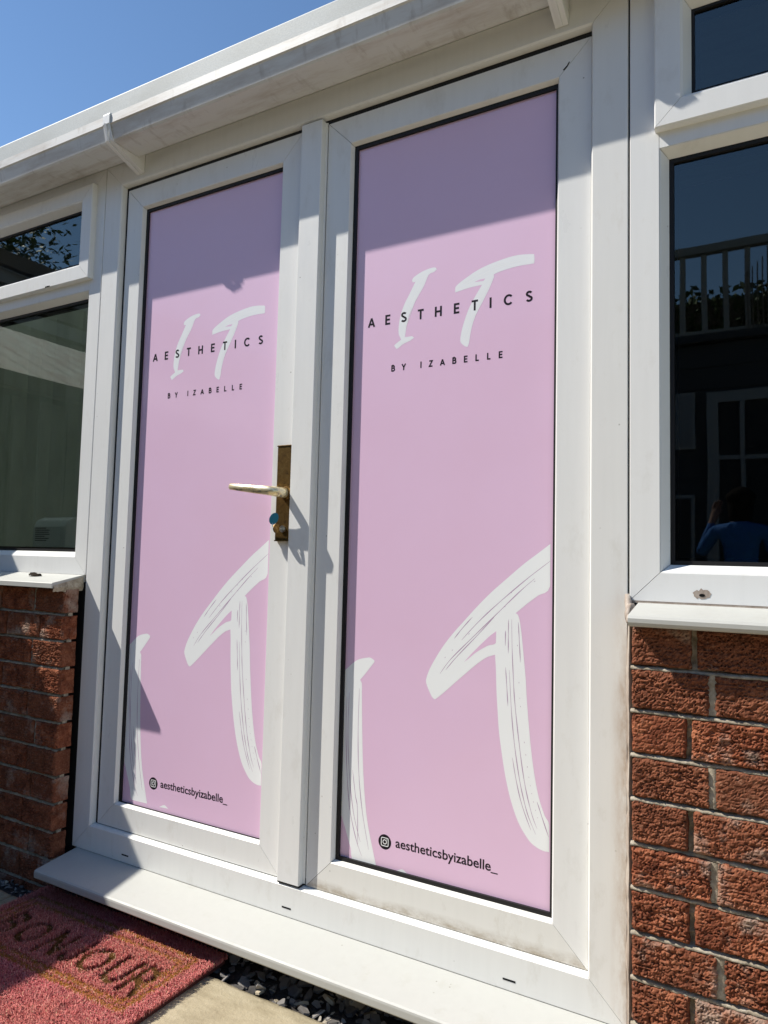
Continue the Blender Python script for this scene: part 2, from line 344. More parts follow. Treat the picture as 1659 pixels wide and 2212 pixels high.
def mortar_sheet(parent, x0, x1, z0, z1, y, yb, seed):
    nx = int((x1-x0)/.006); nz = int((z1-z0)/.006); mb = MB()
    for k in range(nz+1):
        for i in range(nx+1):
            x = x0+(x1-x0)*i/nx; z = z0+(z1-z0)*k/nz
            mb.v.append((x, y+.0055*noise.fractal(Vector((x*60, z*60, seed)), .6, 2, 4), z))
    w = nx+1
    for k in range(nz):
        for i in range(nx): mb.f.append((k*w+i, k*w+i+1, (k+1)*w+i+1, (k+1)*w+i))
    mb.mi = [0]*len(mb.f); mb.box(x0, x1, y+.006, yb, z0, z1)
    return mb.build('mortar', MAT['mortar'], parent, fix=False, smooth=False)
wr = empty('brick_wall', .4, 0, -.985, 'low red brick wall on the right, in sun under the dark window', 'brick wall')
JR = [-.1386, -.1104, -.1472, -.1105, -.1450, -.1090, -.1440, -.1010, -.1440, -.112, -.145, -.11]
for r in range(12):
    z1, z0 = BED[r], BED[r+1]; edge = [-.2450, JR[r]]
    while edge[-1] < 1.5: edge.append(min(edge[-1]+.225, 1.5) if 1.5-edge[-1]-.225 > .05 else 1.5)
    for i in range(len(edge)-1): brick(wr, edge[i], edge[i+1], z0, z1, -.065+random.uniform(-.0015, .0015), .035, i < 2 and r < 11, r*5+i+1)
mortar_sheet(wr, -.243, .14, -.985, -.100, -.0500, .05, 2); part_box('mortar', MAT['mortar'], wr, .14, 1.5, -.055, .05, -.985, -.100)
def bed_joint(parent, x0, x1, z, seed, flush=-.0625):
    n = max(8, int((x1-x0)/.004)); mb = MB()
    for i in range(n+1):
        x = x0+(x1-x0)*i/n; a = noise.noise(Vector((x*90, seed*5.1, 1)))*.0022; c = noise.noise(Vector((x*28, seed*3.3, 4)))*.0016; s = noise.noise(Vector((x*11, seed*2.1, 9)))
        f = flush+a*.8+max(0, s-.15)*.012
        mb.v += [(x, f+.006, z-.0065), (x, f, z-.0042+c), (x, f+.0022, z+.0002+c+a*.5), (x, -.0440, z+.0040+c), (x, -.0380, z+.0075)]
    for i in range(n):
        for k in range(4): mb.f.append((5*i+k, 5*i+5+k, 5*i+6+k, 5*i+1+k))
    mb.mi = [0]*len(mb.f); return mb.build('bed_joint', MAT['mortar'], parent, smooth=True, fix=False)
def perp_joint(parent, x, z0, z1, w, seed, y=-.0615):
    mb = MB(); n = 16
    for k in range(n+1):
        z = z0+(z1-z0)*k/n; a = noise.noise(Vector((z*80, seed, 1)))*.0025; c = noise.noise(Vector((z*70, seed, 6)))*.0025
        mb.v += [(x-w/2+a, -.050, z), (x-w/2+.0015+a, y+c*.4, z), (x, y+.0015+c*.5, z), (x+w/2-.0015+c, y+a*.4, z), (x+w/2+c, -.050, z)]
    for k in range(n):
        for i in range(4): mb.f.append((5*k+i, 5*k+i+1, 5*k+i+6, 5*k+i+5))
    mb.mi = [0]*len(mb.f); return mb.build('perp_joint', MAT['mortar'], parent, smooth=True, fix=False)
for r in range(1, 12): bed_joint(wr, -.2435, .14, BED[r], r)
for r in (1, 3, 5, 7, 9): perp_joint(wr, JR[r], BED[r+1]+.005, BED[r]-.005, .016+.004*(r % 3), r)
wl_ = empty('brick_wall', -2.5, 0, -.985, 'low red brick wall on the left, mostly shaded, with a lit patch below the sill', 'brick wall')
JL = [-1.940, -1.909, -1.941, -1.919, -1.949, -1.906, -1.935, -1.912, -1.944, -1.91, -1.94, -1.915]
for r in range(12):
    z1, z0 = BED[r], BED[r+1]; edge = [-1.7990+random.uniform(-.001, .001), JL[r], -2.067 if r == 1 else JL[r]-random.choice((.16, .2, .215))]
    while edge[-1] > -5.0: edge.append(max(edge[-1]-.225, -5.0) if edge[-1]-.225+3.3 > .05 else -5.0)
    for i in range(len(edge)-1): brick(wl_, edge[i+1], edge[i], z0, z1, -.065+random.uniform(-.002, .002), -.016 if i == 0 else .035, i < 2, 100+r*5+i)
for r in range(1, 12): bed_joint(wl_, -2.3, -1.8030, BED[r], r+40, -.0600)
for r in (0, 2, 5): perp_joint(wl_, JL[r], BED[r+1]+.005, BED[r]-.005, .013, r+30, -.058)
mortar_sheet(wl_, -2.3, -1.8065, -.985, -.100, -.0510, -.03, 5); part_box('mortar', MAT['mortar'], wl_, -5.0, -2.3, -.055, .05, -.985, -.100)

# ---------------------------------------------------------------- mitred rails
def mitred(parent, x0, x1, z0, z1, prof, mats, names=('stile', 'rail'), gap=.0006, sub=None):
    """four rails of one closed profile of (inset, depth) round a rectangle, mitred at the corners"""
    n = len(prof); out = []
    for side in 'LRTB':
        mb = MB(); A = []; B = []
        for u, y in prof:
            if side == 'L': A.append((x0+u, y, z0+u+gap)); B.append((x0+u, y, z1-u-gap))
            if side == 'R': A.append((x1-u, y, z0+u+gap)); B.append((x1-u, y, z1-u-gap))
            if side == 'T': A.append((x0+u+gap, y, z1-u)); B.append((x1-u-gap, y, z1-u))
            if side == 'B': A.append((x0+u+gap, y, z0+u)); B.append((x1-u-gap, y, z0+u))
        mb.add(A+B, [(i, (i+1) % n, n+(i+1) % n, n+i) for i in range(n)]+[tuple(range(n))[::-1], tuple(range(n, 2*n))])
        m = mats[side] if isinstance(mats, dict) else mats
        nm = names['LRTB'.index(side)] if len(names) == 4 else names[0 if side in 'LR' else 1]
        out.append(mb.build(nm, m, parent))
    return out
def ring(parent, name, mat, x0, x1, z0, z1, w, y0, y1):
    mb = MB(); mb.box(x0, x0+w, y0, y1, z0, z1).box(x1-w, x1, y0, y1, z0, z1).box(x0+w, x1-w, y0, y1, z0, z0+w).box(x0+w, x1-w, y0, y1, z1-w, z1)
    return mb.build(name, mat, parent, fix=False)
def pane(parent, x0, x1, z0, z1, y, name='pane'):
    mb = MB(); v = [(x, yy, z) for yy in (y, y+.004) for x in (x0, x1) for z in (z0, z1)]
    mb.add(v, [(0, 2, 3, 1)], 0); mb.add(v, [(4, 5, 7, 6), (0, 1, 5, 4), (2, 6, 7, 3), (0, 4, 6, 2), (1, 3, 7, 5)], 1)
    return mb.build(name, [MAT['glass'], MAT['clear']], parent, fix=False)

# door frame, cill, drain slots
FX0, FX1, FZ0, FZ1, FW = -1.7955, -.2600, -.838, 1.178, .0715
df = empty('door_frame', -1.03, 0, -.89, 'white plastic outer frame and threshold cill round the double doors', 'door frame')
fp = [(0, .06), (0, .0012), (.0012, 0), (FW-.0035, 0), (FW, .0035), (FW+.0015, .0165), (FW+.0015, .026), (FW+.02, .026), (FW+.02, .06)]
fr_ = mitred(df, FX0, FX1, FZ0, FZ1, fp, {'L': MAT['white_upvc'], 'R': MAT['stained_jamb'], 'T': MAT['white_upvc'], 'B': MAT['door_upvc']}, ('jamb', 'jamb', 'head', 'threshold'))
ring(df, 'shadow_gap', MAT['black_rubber'], FX0+FW+.001, FX1-FW-.001, FZ0+FW+.001, FZ1-FW-.001, .0165, .0190, .0255)  # black ring stands in for the shade in the gap round the leaves
cp = [(.03, -.8388), (0, -.8388), (-.005, -.8392), (-.126, -.8555), (-.130, -.8580), (-.131, -.8620), (-.131, -.8740), (-.128, -.8775), (-.118, -.8775), (-.114, -.872), (.03, -.862)]
cill = MB().extr_x(cp, -1.775, -.262).build('cill', MAT['cill_upvc'], df)
for x in (-1.5761, -1.0292, -.4837):
    MB().box(x-.013, x+.013, -.0006, .0004, -.8195, -.8162).build('drain_slot', MAT['dark_void'], fr_[3], fix=False)
part_box('gap_light_block', MAT['black_rubber'], df, -1.86, -1.7975, .002, .055, -.985, -.085)  # added black backing, stops room light showing through the gap beside the brick
plinth = part_box('plinth', MAT['mortar'], df, -1.79, -.262, .005, .06, -.985, -.872)
# ragged sealant bead between the frame and the right-hand brickwork
mb = MB(); n = 130
for k in range(n+1):
    z = -.98+k*(.98-.080)/n; a = noise.noise(Vector((0, 1.3, z*22)))*.003+noise.noise(Vector((4, 2, z*70)))*.0016
    mb.v += [(-.2615+a, -.0006, z), (-.2580+a*.6, -.008+a, z), (-.2515+a*.4, -.034+a*2, z), (-.2465+a*.3, -.0570-abs(a), z), (-.2415, -.046, z)]
for k in range(n):
    for i in range(4): mb.f.append((5*k+i, 5*k+i+1, 5*k+i+6, 5*k+i+5))
mb.mi = [0]*len(mb.f); mb.build('sealant', MAT['sealant'], wr, smooth=True, fix=False)
# dark joints where the window units butt against the door frame
part_box('coupling_strip', MAT['black_rubber'], df, -.2625, -.2550, .0090, .05, -.06, 1.178)
part_box('coupling_strip', MAT['black_rubber'], df, -1.8005, -1.7940, .0060, .05, -.06, 1.178)

# ---------------------------------------------------------------- print artwork
def ribbon(pts, w, y):
    pts = [Vector((a, 0, c)) for a, c in pts]; n = len(pts); L_, R_ = [], []
    closed = (pts[0]-pts[-1]).length < 1e-6
    if closed: pts = pts[:-1]; n -= 1
    for i in range(n):
        if closed: d0 = (pts[i]-pts[i-1]).normalized(); d1 = (pts[(i+1) % n]-pts[i]).normalized()
        else:
            d0 = (pts[i]-pts[i-1]).normalized() if i else (pts[1]-pts[0]).normalized()
            d1 = (pts[i+1]-pts[i]).normalized() if i < n-1 else d0
        n0 = Vector((-d0.z, 0, d0.x)); n1 = Vector((-d1.z, 0, d1.x)); m_ = (n0+n1)
        m_ = m_.normalized() if m_.length > 1e-6 else n1; k = min(2.0, 1/max(.3, m_.dot(n1)))
        ww = w[i] if isinstance(w, (list, tuple)) else w
        L_.append(pts[i]+m_*k*ww/2); R_.append(pts[i]-m_*k*ww/2)
    vs_ = [(q.x, y, q.z) for q in L_+R_]; rng_ = range(n if closed else n-1)
    return vs_, [(i, (i+1) % n, n+(i+1) % n, n+i) for i in rng_]
def arc(cx, cz, rx, rz, a0, a1, n=14): return [(cx+rx*math.cos(math.radians(a0+(a1-a0)*i/n)), cz+rz*math.sin(math.radians(a0+(a1-a0)*i/n))) for i in range(n+1)]
h_ = .085  # half stroke in cap-height units
GLYPH = {   # strokes in a box of width w and height 1
 'A': (.78, [[(.06, 0), (.39, 1-h_)], [(.72, 0), (.39, 1-h_)], [(.19, .29), (.59, .29)]]),
 'E': (.58, [[(.56, 1-h_), (h_, 1-h_), (h_, h_), (.56, h_)], [(h_, .51), (.52, .51)]]),
 'S': (.62, [arc(.31, .735, .215, .18, 25, 260, 14)+arc(.31, .275, .235, .19, 78, -155, 16)]),
 'T': (.64, [[(.0, 1-h_), (.64, 1-h_)], [(.32, 1-h_), (.32, 0)]]),
 'H': (.72, [[(h_, 0), (h_, 1)], [(.72-h_, 0), (.72-h_, 1)], [(h_, .5), (.72-h_, .5)]]),
 'I': (.17, [[(h_, 0), (h_, 1)]]),
 'C': (.86, [arc(.46, .5, .375, .415, 42, 318, 26)]),
 'B': (.60, [[(h_, 0), (h_, 1)], [(h_, 1-h_), (.33, 1-h_)]+arc(.33, .72, .18, .195, 90, -90, 12)+[(h_, .525)], [(.33, .525)]+arc(.35, .305, .205, .22, 90, -90, 12)+[(h_, h_)]]),
 'Y': (.70, [[(.04, 1), (.35, .46)], [(.66, 1), (.35, .46)], [(.35, .50), (.35, 0)]]),
 'Z': (.62, [[(.04, 1-h_), (.54, 1-h_), (.07, h_), (.60, h_)]]),
 'L': (.52, [[(h_, 1), (h_, h_), (.52, h_)]]),
 'O': (.90, [arc(.45, .5, .365, .415, 0, 360, 30)]),
 'N': (.74, [[(h_, 0), (h_, 1-.03), (.74-h_, .03), (.74-h_, 1)]]),
 'J': (.52, [[(.52-h_, 1), (.52-h_, .28)]+arc(.25, .28, .185, .2, 0, -170, 10)]),
 'U': (.74, [[(h_, 1), (h_, .36)]+arc(.37, .36, .285, .275, 180, 360, 16)+[(.74-h_, 1)]]),
 'R': (.64, [[(h_, 0), (h_, 1)], [(h_, 1-h_), (.34, 1-h_)]+arc(.34, .69, .20, .225, 90, -90, 12)+[(h_, .465)], [(.33, .465), (.60, 0)]]),
}
def lettering(parent, letters, zmid, cap, y, th, dx, dz, name='letter'):
    e = 0
    for c, x in letters:
        w, strokes = GLYPH[c]; mb = MB()
        for s in strokes:
            vs_, fs = ribbon([(x+dx+(a-w/2)*cap, zmid+dz+(b_-.5)*cap) for a, b_ in s], th*cap, y-e*.000006); mb.add(vs_, fs); e += 1
        mb.build(name, MAT['print_black'], parent, fix=False); e = 0
PRINT = {
 'I': [(-0.7507, 0.6544), (-0.7454, 0.6618), (-0.724, 0.6711), (-0.701, 0.6751), (-0.6904, 0.6737), (-0.6878, 0.6693), (-0.6937, 0.6645), (-0.7077, 0.6599), (-0.7196, 0.6357), (-0.7352, 0.6121), (-0.7508, 0.5849), (-0.7594, 0.5631), (-0.7635, 0.5405), (-0.7667, 0.5212), (-0.7474, 0.5212), (-0.7426, 0.5163), (-0.7526, 0.511), (-0.7707, 0.5052), (-0.7852, 0.4965), (-0.7897, 0.4977), (-0.7947, 0.505), (-0.7892, 0.5093), (-0.7765, 0.5165), (-0.7831, 0.53), (-0.7836, 0.55), (-0.7791, 0.576), (-0.7695, 0.6011), (-0.7572, 0.6223), (-0.7422, 0.6496), (-0.748, 0.649)],
 'T': [(-0.6406, 0.6067), (-0.6408, 0.6173), (-0.6342, 0.6248), (-0.6158, 0.6353), (-0.5895, 0.6479), (-0.5602, 0.6567), (-0.5219, 0.6634), (-0.4937, 0.665), (-0.4629, 0.6611), (-0.4583, 0.6571), (-0.4581, 0.6419), (-0.4627, 0.6397), (-0.4903, 0.6404), (-0.5215, 0.6379), (-0.5476, 0.6324), (-0.5484, 0.6263), (-0.5594, 0.6017), (-0.5751, 0.5731), (-0.591, 0.5442), (-0.6004, 0.5142), (-0.6049, 0.4866), (-0.6081, 0.4776), (-0.6131, 0.4789), (-0.6232, 0.4874), (-0.6261, 0.4957), (-0.6237, 0.5143), (-0.6158, 0.5416), (-0.6047, 0.5684), (-0.5902, 0.5928), (-0.5764, 0.6134), (-0.6021, 0.6122), (-0.6254, 0.6092)],
 'Thole': [(-0.595, 0.6227), (-0.5825, 0.6262), (-0.5685, 0.6265), (-0.5733, 0.6217)],
 'bigT': [(-0.418, 0.0425), (-0.4445, 0.0222), (-0.4738, 0.0001), (-0.5066, -0.0282), (-0.5431, -0.0602), (-0.5741, -0.0911), (-0.6055, -0.1255), (-0.6311, -0.154), (-0.6536, -0.1826), (-0.6731, -0.2128), (-0.6861, -0.2367), (-0.6931, -0.2555), (-0.6939, -0.2661), (-0.6885, -0.2791), (-0.6797, -0.2947), (-0.6729, -0.2999), (-0.6679, -0.2978), (-0.6516, -0.2841), (-0.6258, -0.2605), (-0.6003, -0.2373), (-0.5721, -0.2127), (-0.5504, -0.1977), (-0.5344, -0.1919), (-0.5322, -0.2191), (-0.5303, -0.2637), (-0.5272, -0.3062), (-0.5236, -0.3483), (-0.5169, -0.3926), (-0.5088, -0.4362), (-0.4994, -0.4736), (-0.4886, -0.5048), (-0.4781, -0.5276), (-0.4648, -0.5467), (-0.4531, -0.5593), (-0.4387, -0.567), (-0.4246, -0.5702), (-0.4156, -0.5696), (-0.416, -0.5179), (-0.4252, -0.5009), (-0.4368, -0.4705), (-0.4458, -0.4312), (-0.4535, -0.383), (-0.4599, -0.3257), (-0.4649, -0.2706), (-0.4667, -0.2411), (-0.4716, -0.1936), (-0.4756, -0.1572), (-0.4798, -0.1262), (-0.483, -0.1121), (-0.486, -0.1051), (-0.49, -0.1025), (-0.467, -0.0827), (-0.4436, -0.0645), (-0.4178, -0.0436)],
 'bigThole': [(-0.5326, -0.1427), (-0.5329, -0.1673), (-0.5508, -0.1745), (-0.5756, -0.1896), (-0.5929, -0.2043), (-0.6046, -0.2136), (-0.5883, -0.1951), (-0.5633, -0.1696), (-0.5449, -0.1522)],
 'bigI': [(-0.8803, -0.2376), (-0.8653, -0.2298), (-0.8429, -0.2247), (-0.8354, -0.2256), (-0.8279, -0.2297), (-0.8278, -0.2344), (-0.8385, -0.248), (-0.8529, -0.2653), (-0.8638, -0.2775), (-0.8591, -0.2849), (-0.8577, -0.3038), (-0.8586, -0.2995), (-0.8546, -0.3936), (-0.8504, -0.4681), (-0.8439, -0.5353), (-0.8356, -0.5893), (-0.8253, -0.63), (-0.8091, -0.6857), (-0.8678, -0.6867), (-0.878, -0.6596), (-0.8904, -0.628), (-0.9008, -0.602), (-0.9107, -0.5693), (-0.9111, -0.4651), (-0.9124, -0.3375), (-0.9119, -0.2711), (-0.8989, -0.2537)],
 'bump': [(-0.763, -0.6863), (-0.7509, -0.68), (-0.7406, -0.6776), (-0.7284, -0.6843)],
 'streaks': [[(-0.6607, -0.2438), (-0.6365, -0.2111), (-0.5888, -0.1628), (-0.5331, -0.1079), (-0.4821, -0.0576), (-0.4498, -0.0292)], [(-0.6476, -0.2345), (-0.6203, -0.2023), (-0.5762, -0.156), (-0.5377, -0.1139)], [(-0.6112, -0.1674), (-0.5735, -0.1264), (-0.5273, -0.0828), (-0.4675, -0.0313), (-0.4183, 0.0071)], [(-0.6282, -0.1651), (-0.6085, -0.1405), (-0.5864, -0.116)], [(-0.5055, -0.1163), (-0.5056, -0.1537), (-0.5052, -0.1866)], [(-0.4844, -0.1207), (-0.4815, -0.1633), (-0.4789, -0.2028)], [(-0.5119, -0.1398), (-0.512, -0.1714)], [(-0.4988, -0.1159), (-0.4972, -0.1731), (-0.4933, -0.2438), (-0.4898, -0.2875), (-0.4816, -0.3538), (-0.472, -0.419), (-0.4628, -0.4643), (-0.4508, -0.5058), (-0.4405, -0.5296)], [(-0.5108, -0.216), (-0.5072, -0.2612), (-0.5047, -0.2949)], [(-0.5026, -0.2209), (-0.4971, -0.3025), (-0.4903, -0.3662), (-0.4792, -0.434), (-0.4699, -0.4738), (-0.4594, -0.5075), (-0.4433, -0.541)], [(-0.4938, -0.3975), (-0.4849, -0.4433), (-0.4727, -0.4881), (-0.4533, -0.5349)], [(-0.441, -0.4768), (-0.4308, -0.5047), (-0.417, -0.5409)], [(-0.8987, -0.3199), (-0.8987, -0.3997), (-0.8929, -0.4938), (-0.8827, -0.5735), (-0.8637, -0.638), (-0.8478, -0.6715)], [(-0.8925, -0.3096), (-0.8934, -0.3989), (-0.8874, -0.4866), (-0.8731, -0.5779), (-0.8525, -0.6418)], [(-0.8651, -0.297), (-0.8658, -0.3952), (-0.861, -0.4885), (-0.849, -0.5734), (-0.83, -0.6539)], [(-0.878, -0.4851), (-0.8687, -0.5398), (-0.8622, -0.5696), (-0.8588, -0.6524)]],
 'let1': [('A', -0.8582), ('E', -0.8133), ('S', -0.7705), ('T', -0.7267), ('H', -0.6818), ('E', -0.6362), ('T', -0.5928), ('I', -0.5557), ('C', -0.515), ('S', -0.4686)],
 'let2': [('B', -0.7962), ('Y', -0.7679), ('I', -0.7232), ('Z', -0.6981), ('A', -0.669), ('B', -0.64), ('E', -0.6122), ('L', -0.5852), ('L', -0.558), ('E', -0.5307)],
}
def smooth_closed(pts, n=4):
    out = []; m_ = len(pts)
    for i in range(m_):
        p0, p1, p2, p3 = (Vector(pts[(i+k) % m_]) for k in (-1, 0, 1, 2))
        sharp = (p1-p0).normalized().dot((p2-p1).normalized()) < .3 or (p2-p1).normalized().dot((p3-p2).normalized()) < .3
        for k in range(n):
            t = k/n
            if sharp: q = p1.lerp(p2, t)
            else: q = .5*((2*p1)+(-p0+p2)*t+(2*p0-5*p1+4*p2-p3)*t*t+(-p0+3*p1-3*p2+p3)*t**3)
            out.append((q.x, q.y))
    return out
def smooth_open(pts, n=6):
    P = [pts[0]]+list(pts)+[pts[-1]]; out = []
    for i in range(len(pts)-1):
        p0, p1, p2, p3 = (Vector(P[i+k]) for k in range(4))
        for k in range(n):
            t = k/n; q = .5*((2*p1)+(-p0+p2)*t+(2*p0-5*p1+4*p2-p3)*t*t+(-p0+3*p1-3*p2+p3)*t**3); out.append((q.x, q.y))
    return out+[tuple(pts[-1])]
def flat_shape(parent, name, mat, pts, y, dx, dz, clip=None):
    pts = smooth_closed(pts)
    if clip: pts = [(min(max(a, clip[0]), clip[1]), max(b_, clip[2])) for a, b_ in pts]
    me = bpy.data.meshes.new(name); bm = bmesh.new(); off = root_loc(parent)
    vs_ = []
    for a, b_ in pts:
        if vs_ and abs(a+dx-off.x-vs_[-1].co.x)+abs(b_+dz+ZO-off.z-vs_[-1].co.z) < 1e-5: continue
        vs_.append(bm.verts.new((a+dx-off.x, y-off.y, b_+dz+ZO-off.z)))
    f = bm.faces.new(vs_); bm.normal_update()
    if f.normal.y > 0: f.normal_flip()
    bmesh.ops.triangulate(bm, faces=[f]); bm.to_mesh(me); bm.free()
    return link_mesh(name, me, mat, parent)
def artwork(film, dx, dz, clip):
    y = YG-.00012
    c = (clip[0]-dx, clip[1]-dx, clip[2]-dz)
    for k in ('bigT', 'bigI', 'bump'): flat_shape(film, 'brush_letter' if k != 'bump' else 'brush_dot', MAT['print_white'], PRINT[k], y, dx, dz, c)
    flat_shape(film, 'brush_gap', MAT['pink_vinyl'], PRINT['bigThole'], y-.00004, dx, dz)
    for k in ('I', 'T'): flat_shape(film, 'brush_letter', MAT['print_ghost'], PRINT[k], y, dx, dz)
    flat_shape(film, 'brush_gap', MAT['pink_vinyl'], PRINT['Thole'], y-.00004, dx, dz)
    e = 0
    for s in PRINT['streaks']:
        q = [(min(max(a, c[0]), c[1])+dx, b_+dz) for a, b_ in smooth_open(s)]; n = len(q)
        vs_, fs = ribbon(q, [.0004+.0016*min(1, 5*i/n, 5*(n-1-i)/n)*(.7+.3*math.sin(i*.9)) for i in range(n)], y-.00005-e*.0000012); e += 1
        MB().add(vs_, fs).build('brush_streak', MAT['print_streak'], film, fix=False)
    mb = MB()                                                     # broken dashes beside the long streaks
    for s, off in ((PRINT['streaks'][7], .012), (PRINT['streaks'][0], -.022), (PRINT['streaks'][2], .016)):
        q = smooth_open(s, 14)
        for i in range(12, len(q)-12, 5):
            if random.random() < .55:
                a = (min(max(q[i][0]+off, c[0]), c[1])+dx, q[i][1]-abs(off)*.3+dz); b2 = (min(max(q[i+1][0]+off, c[0]), c[1])+dx+1e-5, q[i+1][1]-abs(off)*.3+dz)
                vs_, fs = ribbon([a, ((a[0]*.4+b2[0]*.6), (a[1]*.4+b2[1]*.6))], .0009, y-.00005-e*.0000012); mb.add(vs_, fs); e += 1
    tag(mb.build('streak_dashes', MAT['print_streak'], film, fix=False), kind='stuff')
    e = 0                                                         # faint bristle lines on the small letters
    for s in ([(-.722, .66), (-.752, .596), (-.771, .535)], [(-.716, .66), (-.745, .596), (-.766, .54)], [(-.552, .628), (-.59, .55), (-.613, .492)], [(-.557, .622), (-.596, .545), (-.618, .5)], [(-.625, .624), (-.57, .646), (-.49, .652)], [(-.615, .622), (-.565, .640), (-.52, .648)]):
        q = [(a+dx, b_+dz) for a, b_ in smooth_open(s)]; vs_, fs = ribbon(q, .0011, y-.00005-e*.0000012); e += 1
        MB().add(vs_, fs).build('bristle_line', MAT['print_white'], film, fix=False)
    lettering(film, PRINT['let1'], .5697, .0236, y-.00012, .195, dx, dz)
    lettering(film, PRINT['let2'], .4507, .0150, y-.00012, .20, dx, dz)
    # round camera emblem and account name
    mb = MB(); cx, cz = -.7886+dx, -.628+dz
    mb.add([(cx+.0163*math.cos(k*math.pi/20), y-.00004, cz+.0163*math.sin(k*math.pi/20)) for k in range(40)], [tuple(range(40))]); em = mb.build('emblem_disc', MAT['print_black'], film, fix=False)
    rr = []; hw, rad = .0088, .0030
    for (sx_, sz_, a0) in ((1, 1, 0), (-1, 1, 90), (-1, -1, 180), (1, -1, 270)): rr += arc(cx+sx_*(hw-rad), cz+sz_*(hw-rad), rad, rad, a0, a0+90, 6)
    mb = MB(); mb.add(*ribbon(rr+[rr[0]], .0017, y-.0001)); mb.add(*ribbon(arc(cx, cz, .0045, .0045, 0, 360, 26), .0017, y-.000105))
    mb.add([(cx+.0055+.0010*math.cos(k*math.pi/5), y-.00011, cz+.0055+.0010*math.sin(k*math.pi/5)) for k in range(10)], [tuple(range(10))])
    mb.build('emblem_camera', MAT['print_white'], film, fix=False)
    cu = bpy.data.curves.new('account', 'FONT'); cu.body = 'aestheticsbyizabelle_'; cu.size = 1; cu.resolution_u = 6; cu.offset = .013
    to = bpy.data.objects.new('account', cu); COL.objects.link(to); dg = bpy.context.evaluated_depsgraph_get()
    me = bpy.data.meshes.new_from_object(to.evaluated_get(dg)); bpy.data.objects.remove(to)
    xs = [v.co.x for v in me.vertices]; ys_ = [v.co.y for v in me.vertices]; x0, x1 = min(xs), max(xs); asc = max(ys_); off = root_loc(film)
    for v in me.vertices:
        a = -.7612+(v.co.x-x0)/(x1-x0)*(.7612-.5222)+dx; b_ = -.6337+v.co.y/asc*.0198+dz; v.co = (a-off.x, y-.00012-off.y, b_+ZO-off.z)
    bm = bmesh.new(); bm.from_mesh(me); isl = []; seen = set()
    for v0 in bm.verts:
        if v0 in seen: continue
        st = [v0]; seen.add(v0); comp = []
        while st:
            v = st.pop(); comp.append(v)
            for e_ in v.link_edges:
                w = e_.other_vert(v)
                if w not in seen: seen.add(w); st.append(w)
        xs_ = [v.co.x for v in comp]; isl.append([min(xs_), max(xs_), comp])
    isl.sort(key=lambda q: q[0]); grp = []
    for q in isl:
        if grp and q[1] < grp[-1][1]+.0004 and q[0] < grp[-1][1]-.0008: grp[-1][2] += q[2]; grp[-1][1] = max(grp[-1][1], q[1])
        else: grp.append(q)
    for q in grp:
        vs_ = list(q[2]); ix = {v: i for i, v in enumerate(vs_)}; g_ = bpy.data.meshes.new('letter')
        fs = {f for v in vs_ for f in v.link_faces}; g_.from_pydata([tuple(v.co) for v in vs_], [], [tuple(ix[v] for v in f.verts) for f in fs]); link_mesh('letter', g_, MAT['print_black'], film)
    bm.free(); bpy.data.meshes.remove(me)

# ---------------------------------------------------------------- door leaves
def leaf(x0, x1, z0, z1, w, label, dx, dz, lower):
    d = empty('french_door', (x0+x1)/2, YS, z0, label, 'door')
    sp = [(0, .055), (0, YS+.001), (.001, YS), (w-.001, YS), (w, YS+.001), (w+.0045, YS+.011), (w+.0045, .055)]
    mitred(d, x0, x1, z0, z1, sp, {'L': MAT['white_upvc'], 'R': MAT['white_upvc'], 'T': MAT['white_upvc'], 'B': lower}, ('stile', 'stile', 'top_rail', 'bottom_rail'))
    i = w+.003
    g1, g2 = (.0100, .0022) if lower is MAT['door_upvc'] else (.0110, .0100)
    for a0, a1, b0, b1 in ((x0+i, x0+i+g1, z0+i, z1-i), (x1-i-g2*.6, x1-i, z0+i, z1-i), (x0+i+g1, x1-i-g2*.6, z1-i-g1, z1-i), (x0+i+g1, x1-i-g2*.6, z0+i, z0+i+g2)):
        part_box('gasket', MAT['black_rubber'], d, a0, a1, YS+.012, YG+.002, b0, b1)
    k = w+.0046
    film = MB().box(x0+k, x1-k, YG, YG+.006, z0+k, z1-k).build('film', MAT['pink_vinyl'], d, fix=False)
    artwork(film, dx, dz, (x0+k+.0085, x1-k-.0012, z0+k+.0012))
    # dark seam where the mitred corner has opened is left by the joint itself
    return d
dl = leaf(-1.7130, -1.0655, -.7630, 1.0950, .0640, 'left white double door leaf with pink film and brass lever handle', -.7285, .003, MAT['door_upvc'])
dr = leaf(-.9875, -.3348, -.7640, 1.0930, .0680, 'right white double door leaf with pink film and no handle', 0, 0, MAT['grimy_upvc'])
ap = [(-1.0645, .05), (-1.0645, .012), (-1.0578, -.0015), (-1.0565, -.0028), (-.9965, -.0028), (-.9950, -.0013), (-.9950, .0155), (-.9905, .017), (-.9905, .05)]
MB().extr_z(ap, -.7605, 1.098).build('meeting_stile', MAT['white_upvc'], dl)
part_box('end_cap', MAT['black_rubber'], dl, -1.058, -.9945, -.001, .02, -.7650, -.7609)
# black tear in the corner weld of the right leaf
MB().add([(-.3950, YS-.0004, 1.0385), (-.3865, YS-.0004, 1.0455), (-.3815, YS-.0004, 1.0530), (-.3800, YS-.0004, 1.0510), (-.3850, YS-.0004, 1.0425), (-.3920, YS-.0004, 1.0365)], [(0, 1, 2, 3, 4, 5)]).build('weld_gap', MAT['dark_void'], dr, fix=False)
